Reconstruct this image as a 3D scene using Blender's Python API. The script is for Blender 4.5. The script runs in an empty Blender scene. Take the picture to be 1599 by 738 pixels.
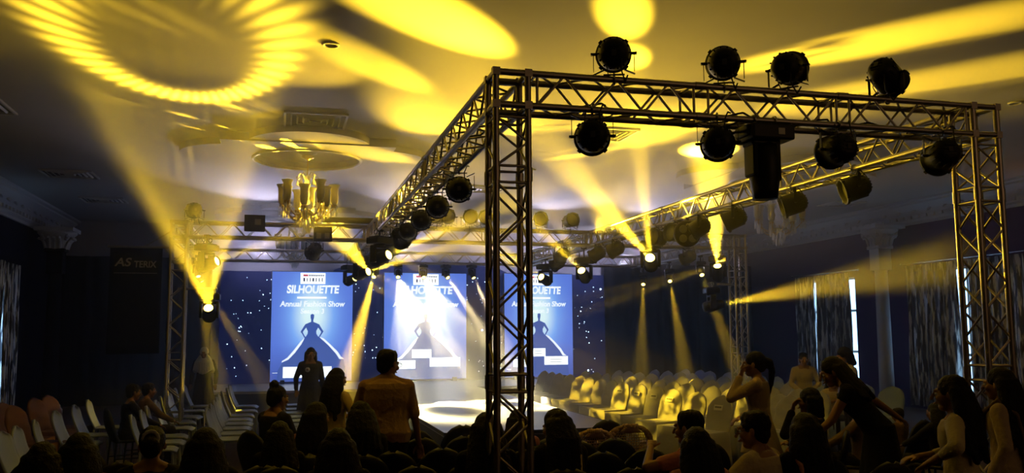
import bpy, bmesh, math, random
from mathutils import Vector, Matrix, Euler
random.seed(7)
S = bpy.context.scene
COL = S.collection
PI = math.pi
R = math.radians

# ------------------------------------------------------------------ camera
HC = 1.85
FPX, PITCH, YAW, ROLL = 1363.0, R(6.305), R(14.791), R(-0.327)
_F = Vector((math.sin(YAW)*math.cos(PITCH), math.cos(YAW)*math.cos(PITCH), math.sin(PITCH)))
_R = Vector((math.cos(YAW), -math.sin(YAW), 0))
_U = _R.cross(_F)
_R2 = _R*math.cos(ROLL) + _U*math.sin(ROLL)
_U2 = -_R*math.sin(ROLL) + _U*math.cos(ROLL)
cam = bpy.data.cameras.new('camera')
cam.sensor_width = 36.0
cam.sensor_fit = 'HORIZONTAL'
cam.lens = FPX/1599.0*36.0
cam.clip_end = 200
cam.clip_start = 0.05
camo = bpy.data.objects.new('camera', cam)
COL.objects.link(camo)
camo.matrix_world = Matrix(((_R2.x, _U2.x, -_F.x, 0), (_R2.y, _U2.y, -_F.y, 0), (_R2.z, _U2.z, -_F.z, HC), (0, 0, 0, 1)))
S.camera = camo

# ------------------------------------------------------------------ world, exposure, render behaviour
w = bpy.data.worlds.new('night')
S.world = w
w.use_nodes = True
w.node_tree.nodes['Background'].inputs[0].default_value = (0.25, 0.35, 0.6, 1)
w.node_tree.nodes['Background'].inputs[1].default_value = 0.02
S.view_settings.view_transform = 'Standard'
S.view_settings.look = 'None'
S.view_settings.gamma = 1
S.view_settings.use_curve_mapping = False
S.view_settings.exposure = 0.0
cy = S.cycles
cy.max_bounces = 4
cy.diffuse_bounces = 2
cy.glossy_bounces = 2
cy.transmission_bounces = 4
cy.transparent_max_bounces = 8
cy.volume_bounces = 0
cy.use_denoising = True
cy.sample_clamp_indirect = 3.0
cy.sample_clamp_direct = 0.0
cy.caustics_reflective = False
cy.caustics_refractive = False
YEL = (1.0, 0.63, 0.025)
WARM = (1.0, 0.55, 0.25)
HALL_FILL = 27.0         # strength of the dim warm fill added behind the audience
BEAM = 6.0
HAZE = 0.022


def at(x, y, X=None, Y=None, Z=None):
    """the point of the place that the photograph shows at pixel x, y on the plane X=, Y= or Z="""
    d = _F + _R2*((x-799.5)/FPX) - _U2*((y-369)/FPX)
    if X is not None: t = X/d.x
    elif Y is not None: t = Y/d.y
    else: t = (Z-HC)/d.z
    return Vector((d.x*t, d.y*t, d.z*t+HC))


def area_lamp(name, loc, target, power, col, sx, sy):
    l = bpy.data.lights.new(name, 'AREA')
    l.energy, l.color, l.shape, l.size, l.size_y = power, col, 'RECTANGLE', sx, sy
    o = bpy.data.objects.new(name, l)
    o.location = loc
    o.rotation_euler = (Vector(target)-Vector(loc)).to_track_quat('-Z', 'Y').to_euler()
    COL.objects.link(o)
    return o


# warm hall fill light, added out of view behind and above the audience
area_lamp('hall_fill_light', (8.0, -3.0, 4.6), (6.5, 9.0, 1.0), HALL_FILL, WARM, 8.0, 0.6)

def fill_spot(loc, target, power, col, half):
    l = bpy.data.lights.new('lavender_fill_light', 'SPOT')
    l.energy, l.color, l.spot_size, l.spot_blend, l.shadow_soft_size = power, col, 2*R(half), 1.0, 0.12
    o = bpy.data.objects.new('lavender_fill_light', l)
    o.location = loc
    o.rotation_euler = (Vector(target)-Vector(loc)).to_track_quat('-Z', 'Y').to_euler()
    COL.objects.link(o)


# lavender fill spots added without fixtures, tilted at far ceiling and back wall top
for x_ in (-0.5, 3.0, 6.5, 9.0):
    fill_spot((x_, 22.4, 3.75), (x_, 18.2, 4.95), 1050.0, (0.78, 0.72, 1.0), 27)
    fill_spot((x_, 22.6, 3.9), (x_, 25.9, 4.45), 420.0, (0.74, 0.72, 1.0), 34)

# ------------------------------------------------------------------ materials
M = {}


def mat(name, col, rough=0.6, metal=0.0, emit=None, estr=0.0, spec=0.5, bump=None, noise=None, sheen=0.0):
    """procedural material; noise=(scale, other colour, amount), bump=(scale, strength)"""
    if name in M: return M[name]
    m = bpy.data.materials.new(name)
    m.use_nodes = True
    nt = m.node_tree
    b = nt.nodes['Principled BSDF']
    b.inputs['Base Color'].default_value = (*col, 1)
    b.inputs['Roughness'].default_value = rough
    b.inputs['Metallic'].default_value = metal
    b.inputs['Specular IOR Level'].default_value = spec
    if sheen: b.inputs['Sheen Weight'].default_value = sheen
    if emit:
        b.inputs['Emission Color'].default_value = (*emit, 1)
        b.inputs['Emission Strength'].default_value = estr
    if noise or bump:
        tc = nt.nodes.new('ShaderNodeTexCoord')
    if noise:
        n = nt.nodes.new('ShaderNodeTexNoise')
        n.inputs['Scale'].default_value = noise[0]
        n.inputs['Detail'].default_value = 4
        nt.links.new(tc.outputs['Object'], n.inputs['Vector'])
        r = nt.nodes.new('ShaderNodeValToRGB')
        r.color_ramp.elements[0].position = 0.5-noise[2]/2
        r.color_ramp.elements[1].position = 0.5+noise[2]/2
        r.color_ramp.elements[0].color = (*col, 1)
        r.color_ramp.elements[1].color = (*noise[1], 1)
        nt.links.new(n.outputs['Fac'], r.inputs['Fac'])
        nt.links.new(r.outputs['Color'], b.inputs['Base Color'])
    if bump:
        n2 = nt.nodes.new('ShaderNodeTexNoise')
        n2.inputs['Scale'].default_value = bump[0]
        nt.links.new(tc.outputs['Object'], n2.inputs['Vector'])
        bp = nt.nodes.new('ShaderNodeBump')
        bp.inputs['Strength'].default_value = bump[1]
        bp.inputs['Distance'].default_value = 0.02
        nt.links.new(n2.outputs['Fac'], bp.inputs['Height'])
        nt.links.new(bp.outputs['Normal'], b.inputs['Normal'])
    M[name] = m
    return m


mat('plaster', (0.46, 0.44, 0.42), 0.85, noise=(0.8, (0.41, 0.395, 0.38), 0.5), bump=(5, 0.12))
mat('moulding', (0.62, 0.60, 0.60), 0.7, bump=(9, 0.5))
mat('white_trim', (0.66, 0.64, 0.62), 0.6)
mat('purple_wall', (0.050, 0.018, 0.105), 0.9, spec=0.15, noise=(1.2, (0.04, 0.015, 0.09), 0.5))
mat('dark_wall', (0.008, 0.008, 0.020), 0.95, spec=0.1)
mat('back_paint', (0.45, 0.44, 0.52), 0.8, noise=(1.0, (0.40, 0.39, 0.48), 0.6))
mat('carpet', (0.035, 0.02, 0.022), 0.95, noise=(6, (0.05, 0.028, 0.02), 0.3), bump=(60, 0.3))
mat('black_drape', (0.006, 0.006, 0.012), 0.95, spec=0.08)
mat('stage_top', (0.62, 0.60, 0.62), 0.32, noise=(3, (0.56, 0.55, 0.58), 0.6))
mat('stage_skirt', (0.05, 0.045, 0.05), 0.8)
mat('aluminium', (0.46, 0.42, 0.38), 0.40, 1.0, bump=(40, 0.05))
mat('black_metal', (0.009, 0.009, 0.009), 0.5, 0.0, spec=0.3)
mat('faded_label', (0.05, 0.05, 0.05), 0.7)
mat('black_plastic', (0.011, 0.011, 0.012), 0.45, spec=0.3)
mat('chrome', (0.7, 0.7, 0.7), 0.2, 1.0)
mat('dull_lens', (0.22, 0.22, 0.20), 0.15)
mat('lit_lens', (1, 0.9, 0.5), 0.3, emit=(1.0, 0.74, 0.16), estr=9.0)
mat('label_paper', (0.75, 0.75, 0.72), 0.7)
mat('cable_black', (0.015, 0.015, 0.015), 0.6)


# ------------------------------------------------------------------ mesh helpers
class MB:
    """collects boxes, tubes, lathes and lofts; build() links them as one mesh object"""
    def __init__(s): s.v = []; s.f = []; s.m = []; s.sm = []

    def add(s, vs, fs, mi=0, smooth=False):
        o = len(s.v)
        s.v += [tuple(v) for v in vs]
        s.f += [tuple(i+o for i in f) for f in fs]
        s.m += [mi]*len(fs)
        s.sm += [smooth]*len(fs)
        return s

    def box(s, c, d, rz=0.0, mi=0, rot=None):
        hx, hy, hz = d[0]/2, d[1]/2, d[2]/2
        q = rot if rot is not None else Matrix.Rotation(rz, 3, 'Z')
        vs = [Vector(c)+q @ Vector((x*hx, y*hy, z*hz)) for x in (-1, 1) for y in (-1, 1) for z in (-1, 1)]
        return s.add(vs, [(0, 1, 3, 2), (4, 6, 7, 5), (0, 4, 5, 1), (2, 3, 7, 6), (0, 2, 6, 4), (1, 5, 7, 3)], mi)

    def tube(s, a, b, r, r2=None, n=8, mi=0, caps=True):
        a, b = Vector(a), Vector(b)
        r2 = r if r2 is None else r2
        q = (b-a).to_track_quat('Z', 'Y').to_matrix()
        vs = []
        for p, rr in ((a, r), (b, r2)):
            for i in range(n):
                t = 2*PI*i/n
                vs.append(p+q @ Vector((rr*math.cos(t), rr*math.sin(t), 0)))
        fs = [(i, (i+1) % n, n+(i+1) % n, n+i) for i in range(n)]
        s.add(vs, fs, mi, True)
        if caps:
            s.add(vs, [tuple(range(n))[::-1], tuple(range(n, 2*n))], mi)
        return s

    def path(s, pts, r, n=6, mi=0):
        for a, b in zip(pts[:-1], pts[1:]): s.tube(a, b, r, n=n, mi=mi)
        return s

    def lathe(s, prof, n=20, c=(0, 0, 0), rot=None, mi=0, smooth=True, scale=(1, 1)):
        q = rot if rot is not None else Matrix.Identity(3)
        vs = []
        for r, z in prof:
            for i in range(n):
                t = 2*PI*i/n
                vs.append(Vector(c)+q @ Vector((max(r, 1e-4)*math.cos(t)*scale[0], max(r, 1e-4)*math.sin(t)*scale[1], z)))
        fs = []
        for k in range(len(prof)-1):
            for i in range(n):
                j = (i+1) % n
                fs.append((k*n+i, k*n+j, (k+1)*n+j, (k+1)*n+i))
        fs.append(tuple(range(n))[::-1])
        fs.append(tuple(range((len(prof)-1)*n, len(prof)*n)))
        return s.add(vs, fs, mi, smooth)

    def grid(s, fn, nu, nv, mi=0, smooth=True, close_u=False):
        """fn(u, v) for u, v in 0..1"""
        vs = [fn(i/(nu-(0 if close_u else 1)), j/(nv-1)) for j in range(nv) for i in range(nu)]
        fs = []
        for j in range(nv-1):
            for i in range(nu if close_u else nu-1):
                k = (i+1) % nu
                fs.append((j*nu+i, j*nu+k, (j+1)*nu+k, (j+1)*nu+i))
        return s.add(vs, fs, mi, smooth)

    def prism(s, pts, z0, z1, mi=0, xf=None):
        """polygon pts (x, y) extruded from z0 to z1; xf maps (x, y, z) to a point"""
        g = xf or (lambda x, y, z: (x, y, z))
        n = len(pts)
        vs = [g(x, y, z0) for x, y in pts]+[g(x, y, z1) for x, y in pts]
        fs = [(i, (i+1) % n, n+(i+1) % n, n+i) for i in range(n)]+[tuple(range(n))[::-1], tuple(range(n, 2*n))]
        return s.add(vs, fs, mi)

    def build(s, name, mats, parent=None, loc=None, rot=None, solid=0.0, bevel=0.0, subsurf=0):
        me = bpy.data.meshes.new(name)
        me.from_pydata(s.v, [], s.f)
        ml = mats if isinstance(mats, (list, tuple)) else [mats]
        for m_ in ml: me.materials.append(M[m_] if isinstance(m_, str) else m_)
        me.polygons.foreach_set('material_index', s.m)
        me.polygons.foreach_set('use_smooth', s.sm)
        me.update()
        o = bpy.data.objects.new(name, me)
        COL.objects.link(o)
        if parent: o.parent = parent
        if loc is not None: o.location = loc
        if rot is not None: o.rotation_euler = rot
        if solid:
            md = o.modifiers.new('solid', 'SOLIDIFY'); md.thickness = solid; md.offset = 0
        if bevel:
            md = o.modifiers.new('bevel', 'BEVEL'); md.width = bevel; md.segments = 2; md.limit_method = 'ANGLE'
        if subsurf:
            md = o.modifiers.new('sub', 'SUBSURF'); md.levels = subsurf; md.render_levels = subsurf
        return o


def tag(o, label=None, cat=None, group=None, kind=None):
    if label: o['label'] = label
    if cat: o['category'] = cat
    if group: o['group'] = group
    if kind: o['kind'] = kind
    return o


def empty(name, loc=(0, 0, 0), rz=0.0):
    o = bpy.data.objects.new(name, None)
    o.location = loc
    o.rotation_euler = (0, 0, rz)
    o.empty_display_size = 0.1
    COL.objects.link(o)
    return o


def kids(o): return [c for c in bpy.data.objects if c.parent == o]


def dup(src, loc, rz=0.0):
    """copies a thing with its parts and their sub-parts"""
    r = src.copy(); COL.objects.link(r)
    r.location = loc; r.rotation_euler = (0, 0, rz)
    for ch in KIDS.setdefault(src.name, kids(src)):
        c = ch.copy(); COL.objects.link(c); c.parent = r
        for g in KIDS.setdefault(ch.name, kids(ch)):
            d = g.copy(); COL.objects.link(d); d.parent = c
    return r


KIDS = {}
ORD = ['first', 'second', 'third', 'fourth', 'fifth', 'sixth', 'seventh', 'eighth', 'ninth', 'tenth', 'eleventh', 'twelfth', 'thirteenth', 'fourteenth', 'fifteenth', 'sixteenth']


def struct(o): o['kind'] = 'structure'; return o


# ------------------------------------------------------------------ the hall
XL_, XR_, YB, YF, CZ = -5.85, 14.9, 25.9, -4.0, 4.95
m = MB(); m.box(((XL_+XR_)/2, (YB+YF)/2, -0.05), (XR_-XL_, YB-YF, 0.1)); struct(m.build('floor', 'carpet'))
m = MB(); m.box(((XL_+XR_)/2, (YB+YF)/2, CZ+0.05), (XR_-XL_, YB-YF, 0.1)); struct(m.build('ceiling', 'plaster'))
m = MB(); m.box(((XL_+XR_)/2, YB+0.05, CZ/2), (XR_-XL_, 0.1, CZ)); struct(m.build('wall_back', 'back_paint'))
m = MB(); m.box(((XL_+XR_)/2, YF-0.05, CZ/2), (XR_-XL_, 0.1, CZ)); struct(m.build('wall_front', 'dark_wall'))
# side walls with real window openings
WR = [(20.35, 22.75), (15.6, 18.1), (12.4, 14.7)]      # right wall windows, y ranges
WL = [(18.6, 20.9)]
WZ0, WZ1 = 0.25, 3.3


def side_wall(name, x, sgn, wins, mt):
    m = MB()
    ys = [YF]+[v for a, b in sorted(wins) for v in (a, b)]+[YB]
    for i in range(0, len(ys), 2):
        m.box((x+sgn*0.1, (ys[i]+ys[i+1])/2, CZ/2), (0.2, ys[i+1]-ys[i], CZ))
    for a, b in wins:
        m.box((x+sgn*0.1, (a+b)/2, WZ0/2), (0.2, b-a, WZ0))
        m.box((x+sgn*0.1, (a+b)/2, (WZ1+CZ)/2), (0.2, b-a, CZ-WZ1))
    return struct(m.build(name, mt))


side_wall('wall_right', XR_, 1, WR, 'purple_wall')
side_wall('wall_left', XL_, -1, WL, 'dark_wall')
mat('window_glass', (0.8, 0.9, 1.0), 0.05, emit=(0.35, 0.62, 1.0), estr=3.5)
k = 0
for x, sgn, wins in ((XR_, 1, WR), (XL_, -1, WL)):
    for a, b in wins:
        k += 1
        fr = MB()
        n = 3
        for i in range(n+1):
            fr.box((x+sgn*0.1, a+(b-a)*i/n, (WZ0+WZ1)/2), (0.06, 0.06, WZ1-WZ0))
        for z in (WZ0+0.03, 1.3, 2.4, WZ1-0.03):
            fr.box((x+sgn*0.1, (a+b)/2, z), (0.06, b-a, 0.06))
        fo = struct(fr.build('window_%d' % k, 'white_trim'))
        g = MB(); g.box((x+sgn*0.13, (a+b)/2, (WZ0+WZ1)/2), (0.012, b-a, WZ1-WZ0))
        g.build('window_pane', 'window_glass', fo)
# cornices: a deep coved band below the ceiling on both long sides, with dentils
for nm, x, sgn in (('trim_1', XR_, -1), ('trim_2', XL_, 1)):
    prof = [(0, 4.42), (0.06, 4.42), (0.07, 4.48), (0.13, 4.52), (0.15, 4.62), (0.24, 4.72), (0.36, 4.80), (0.42, 4.84), (0.42, 4.88), (0.5, 4.90), (0.5, CZ), (0, CZ)]
    m = MB()
    m.grid(lambda u, v: (x+sgn*prof[round(v*11)][0], YF+(YB-YF)*u, prof[round(v*11)][1]), 2, 12, smooth=False)
    for i in range(96):
        y = 1.0+i*0.26
        m.box((x+sgn*0.16, y, 4.58), (0.05, 0.12, 0.07))
    for i in range(48):
        y = 1.0+i*0.52
        m.lathe([(0.0, 0), (0.05, 0.01), (0.07, 0.03), (0.03, 0.05), (0, 0.055)], 8, (x+sgn*0.24, y, 4.68), Matrix.Rotation(-sgn*R(-50), 3, 'Y'))
    struct(m.build(nm, 'moulding'))


# pilaster columns with scrolled capitals standing just off the side walls
def column(loc, label, r=0.17, shaft='white_trim'):
    t = tag(empty('pillar', loc), label, 'column', 'columns along the side walls')
    m = MB(); m.lathe([(0.30, 0), (0.30, 0.10), (0.26, 0.14), (0.25, 0.2), (r+0.02, 0.26)], 24); m.build('base', 'white_trim', t)
    m = MB()
    m.lathe([(r+0.01, 0.26), (r, 1.2), (r-0.012, 2.6), (r-0.02, 3.36)], 24); m.build('shaft', shaft, t)
    m = MB()
    m.box((0, 0, 3.62), (0.36, 0.36, 0.56))
    m.box((0, 0, 3.90), (0.44, 0.44, 0.08))
    m.build('neck_block', shaft, t, bevel=0.012)
    m = MB()
    m.lathe([(0.2, 3.88), (0.24, 3.95), (0.24, 4.05), (0.34, 4.2), (0.44, 4.30), (0.44, 4.36)], 20)
    m.box((0, 0, 4.39), (0.86, 0.86, 0.09))
    for a in range(4):
        q = Matrix.Rotation(a*PI/2+PI/4, 3, 'Z')
        pts = [q @ Vector((0.30+0.09*math.cos(s_)*(1-s_/9), 0, 4.24+0.09*math.sin(s_)*(1-s_/9))) for s_ in [i*0.5-1.2 for i in range(12)]]
        m.path(pts, 0.045, 8)
        q2 = Matrix.Rotation(a*PI/2, 3, 'Z')
        for s_ in (-0.12, 0.0, 0.12):
            m.path([q2 @ Vector((0.22, s_, 3.94)), q2 @ Vector((0.27, s_, 4.1)), q2 @ Vector((0.36, s_, 4.2)), q2 @ Vector((0.38, s_, 4.15))], 0.035, 6)
    m.build('capital', 'moulding', t)


column((14.35, 18.55, 0), 'white column with scrolled capital between the two curtained windows on the purple wall')
column((-5.3, 23.2, 0), 'column with shade painted black below its pale capital by the dark left wall', shaft='black_drape')  # shaft and neck block coloured black to stand for shade


# curtains: gathered silver-grey cloth hanging from a rod
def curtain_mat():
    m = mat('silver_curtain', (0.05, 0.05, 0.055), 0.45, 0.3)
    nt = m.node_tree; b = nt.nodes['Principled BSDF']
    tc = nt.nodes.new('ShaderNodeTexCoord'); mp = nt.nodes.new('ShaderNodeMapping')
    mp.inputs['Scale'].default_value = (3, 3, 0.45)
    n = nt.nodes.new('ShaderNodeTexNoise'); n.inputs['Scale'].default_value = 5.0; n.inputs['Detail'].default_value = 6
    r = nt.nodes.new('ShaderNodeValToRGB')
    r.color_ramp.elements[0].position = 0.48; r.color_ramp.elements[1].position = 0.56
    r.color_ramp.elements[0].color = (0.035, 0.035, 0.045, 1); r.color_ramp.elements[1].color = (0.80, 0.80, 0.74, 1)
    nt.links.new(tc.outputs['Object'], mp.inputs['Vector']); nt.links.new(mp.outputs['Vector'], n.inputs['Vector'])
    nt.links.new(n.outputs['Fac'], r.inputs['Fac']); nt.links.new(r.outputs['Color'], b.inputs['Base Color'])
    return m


curtain_mat()


def curtain(x, y0, y1, label, seed, z0=0.08, z1=3.42, group='silver patterned curtains'):
    rnd = random.Random(seed)
    ph = rnd.random()*6
    def fn(u, v):
        y = y0+(y1-y0)*u
        amp = 0.07*(0.6+0.4*math.sin(v*3+ph))
        f = math.sin(u*(y1-y0)*30+ph+0.5*math.sin(v*4+u*9))
        return (x+amp*f+0.02*math.sin(u*77), y+0.02*math.sin(v*5+u*20+ph), z0+(z1-z0)*v)
    m = MB(); m.grid(fn, int(abs(y1-y0)*60)+4, 14)
    o = m.build('curtain', 'silver_curtain', solid=0.006)
    tag(o, label, 'curtain', group)
    return o


def rod(x, y0, y1, label, z=3.47):
    t = tag(empty('curtain_rod', (x, y0, z)), label, 'curtain rod')
    m = MB(); m.tube((0, 0, 0), (0, y1-y0, 0), 0.014); m.build('pole', 'chrome', t)
    for y in (0, y1-y0):
        m = MB(); m.lathe([(0, -0.04), (0.03, -0.02), (0.035, 0), (0.02, 0.03), (0, 0.05)], 10, (0, y, 0), Matrix.Rotation(R(90), 3, 'X')); m.build('finial', 'chrome', t)
    n = int((y1-y0)/0.4)
    for i in range(2):
        y = (y1-y0)*(0.1+0.8*i)
        m = MB(); m.box((0.12, y, 0.0), (0.26, 0.03, 0.03)); m.build('bracket', 'chrome', t)


cx = XR_-0.16
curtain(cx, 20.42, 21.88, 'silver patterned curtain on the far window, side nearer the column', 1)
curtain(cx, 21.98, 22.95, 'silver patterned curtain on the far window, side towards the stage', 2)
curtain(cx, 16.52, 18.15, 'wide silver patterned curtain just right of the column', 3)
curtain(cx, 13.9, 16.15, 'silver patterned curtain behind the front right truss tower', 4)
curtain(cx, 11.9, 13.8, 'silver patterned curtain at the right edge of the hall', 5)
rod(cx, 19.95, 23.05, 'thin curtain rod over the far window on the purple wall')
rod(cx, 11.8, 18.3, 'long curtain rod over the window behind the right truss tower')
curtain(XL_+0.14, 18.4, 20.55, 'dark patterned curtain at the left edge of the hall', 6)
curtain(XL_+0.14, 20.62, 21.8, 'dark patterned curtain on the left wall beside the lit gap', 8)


# ------------------------------------------------------------------ drapes, stage, starcloth
def drape(x0, x1, y, z1, label, seed, mt='black_drape'):
    rnd = random.Random(seed); ph = rnd.random()*6
    m = MB()
    m.grid(lambda u, v: (x0+(x1-x0)*u, y+0.06*math.sin(u*(x1-x0)*14+ph+math.sin(u*31)), 0.01+(z1-0.01)*v), int((x1-x0)*24)+2, 5)
    o = m.build('stage_drape', mt, solid=0.008)
    return tag(o, label, 'drape')


drape(XL_+0.08, -1.85, 25.3, 3.95, 'tall black masking drape left of the starry backdrop', 1)
drape(9.6, 14.7, 25.3, 3.95, 'tall black masking drape between the starry backdrop and right wall', 2)

# starry blue cloth with an arched top over the middle
mat('star_cloth', (0.012, 0.018, 0.09), 0.85, emit=(0.02, 0.05, 0.40), estr=0.10)
mat('star_led', (0.6, 0.8, 1), 0.4, emit=(0.55, 0.75, 1.0), estr=9.0)
bd = tag(empty('starcloth_backdrop', (4.0, 25.55, 0)), 'dark blue backdrop cloth sprinkled with tiny white lights behind the screens', 'backdrop')
poly = [(-5.65, 0.0), (5.9, 0.0), (5.9, 3.62), (2.6, 3.62)]+[(0.0+2.6*math.cos(t), 3.62+0.32*math.sin(t)) for t in [PI*i/16 for i in range(1, 16)]]+[(-2.6, 3.62), (-5.65, 3.62)]
m = MB(); m.prism(poly, -0.03, 0.03, xf=lambda x, y, z: (x, z, y)); m.build('cloth', 'star_cloth', bd)
rn = random.Random(3)
m = MB()
for i in range(330):
    x = rn.uniform(-5.5, 5.8); z = rn.uniform(0.6, 3.55)
    r = rn.choice((0.006, 0.008, 0.01, 0.013))
    if i % 55 == 0: r = 0.03
    m.lathe([(0, -r*0.5), (r, 0), (0, r*0.5)], 5, (x, -0.04, z), Matrix.Rotation(R(90), 3, 'X'))
o = m.build('led_stars', 'star_led', bd); o['kind'] = 'stuff'

# stage and runway
ST = 0.5
st = tag(empty('stage_platform', (3.6, 23.7, 0)), 'wide low pale stage platform under the three lit screens', 'stage')
m = MB(); m.box((0, 0, ST-0.03), (10.6, 3.4, 0.06)); m.build('deck', 'stage_top', st)
m = MB(); m.box((0, 0, (ST-0.06)/2), (10.5, 3.3, ST-0.06)); m.build('skirt', 'stage_skirt', st)
rw = tag(empty('runway', (3.53, 16.97, 0)), 'long pale catwalk running from the stage towards the audience', 'catwalk')
m = MB(); m.box((0, 0, ST-0.03), (2.68, 10.04, 0.06)); m.build('deck', 'stage_top', rw)
m = MB(); m.box((0, 0, (ST-0.06)/2), (2.62, 10.0, ST-0.06)); m.build('skirt', 'stage_skirt', rw)
m = MB()
for x in (-1.345, 1.345): m.box((x, 0, ST-0.02), (0.012, 10.04, 0.05))
m.box((0, -5.03, ST-0.02), (2.7, 0.012, 0.05))
m.build('edge_trim', 'black_metal', rw)


# ------------------------------------------------------------------ LED screens
def screen_mat(name, w_, h_, s):
    """lit picture: blue field with a pale cyan glow behind the figure, darker navy at the foot"""
    m = bpy.data.materials.new(name); m.use_nodes = True; nt = m.node_tree
    for n in list(nt.nodes): nt.nodes.remove(n)
    out = nt.nodes.new('ShaderNodeOutputMaterial'); em = nt.nodes.new('ShaderNodeEmission')
    tc = nt.nodes.new('ShaderNodeTexCoord'); sp = nt.nodes.new('ShaderNodeSeparateXYZ')
    nt.links.new(tc.outputs['Object'], sp.inputs[0])
    def mth(op, a, b=None):
        n = nt.nodes.new('ShaderNodeMath'); n.operation = op
        for i, v in enumerate((a, b)):
            if v is None: continue
            if isinstance(v, (int, float)): n.inputs[i].default_value = v
            else: nt.links.new(v, n.inputs[i])
        return n.outputs[0]
    x = mth('DIVIDE', sp.outputs['X'], w_*0.26)
    z = mth('DIVIDE', mth('SUBTRACT', sp.outputs['Z'], h_*0.60), h_*0.30)
    g = mth('POWER', 2.718, mth('MULTIPLY', mth('ADD', mth('MULTIPLY', x, x), mth('MULTIPLY', z, z)), -1.0))
    rp = nt.nodes.new('ShaderNodeValToRGB')
    e = rp.color_ramp.elements
    e[0].position = 0.0; e[0].color = (0.10, 0.19, 0.72, 1)
    e[1].position = 0.9; e[1].color = (0.75, 0.98, 1.0, 1)
    q = rp.color_ramp.elements.new(0.35); q.color = (0.20, 0.42, 0.95, 1)
    nt.links.new(g, rp.inputs['Fac'])
    # darker foot
    mx = nt.nodes.new('ShaderNodeMixRGB'); mx.blend_type = 'MIX'
    f = mth('MULTIPLY', mth('SUBTRACT', 0.34, mth('DIVIDE', sp.outputs['Z'], h_)), 3.2)
    cl = nt.nodes.new('ShaderNodeClamp'); nt.links.new(f, cl.inputs[0])
    nt.links.new(cl.outputs[0], mx.inputs[0]); nt.links.new(rp.outputs[0], mx.inputs[1]); mx.inputs[2].default_value = (0.06, 0.11, 0.45, 1)
    nt.links.new(mx.outputs[0], em.inputs[0]); em.inputs[1].default_value = s
    nt.links.new(em.outputs[0], out.inputs[0])
    M[name] = m


SCR = 1.35
mat('screen_white', (1, 1, 1), 0.5, emit=(0.90, 0.97, 1.0), estr=1.7)
mat('screen_text', (1, 1, 1), 0.5, emit=(0.85, 0.93, 1.0), estr=1.5)
mat('screen_ink', (0.02, 0.02, 0.05), 0.5, emit=(0.06, 0.05, 0.14), estr=0.6)
mat('screen_red', (0.3, 0.02, 0.03), 0.5, emit=(0.9, 0.12, 0.18), estr=0.8)
mat('screen_figure', (0.01, 0.02, 0.1), 0.5, emit=(0.05, 0.12, 0.50), estr=1.0)
mat('screen_gown', (0.01, 0.02, 0.1), 0.5, emit=(0.07, 0.14, 0.50), estr=1.0)
mat('screen_grey', (0.3, 0.3, 0.3), 0.5, emit=(0.62, 0.68, 0.72), estr=1.0)


def text(body, size, loc, parent, name, mt='screen_text', sx=1.0, shear=0.0, bold=0.0, ext=0.002):
    c = bpy.data.curves.new(name, 'FONT'); c.body = body; c.size = size; c.align_x = 'CENTER'; c.align_y = 'CENTER'
    c.extrude = ext; c.offset = bold; c.shear = shear
    c.materials.append(M[mt])
    tmp = bpy.data.objects.new('tmp', c)
    me = bpy.data.meshes.new_from_object(tmp)      # lettering becomes an ordinary mesh
    bpy.data.objects.remove(tmp); bpy.data.curves.remove(c)
    o = bpy.data.objects.new(name, me); COL.objects.link(o)
    o.parent = parent; o.location = loc; o.rotation_euler = (PI/2, 0, 0); o.scale = (sx, 1, 1)
    return o


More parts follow.
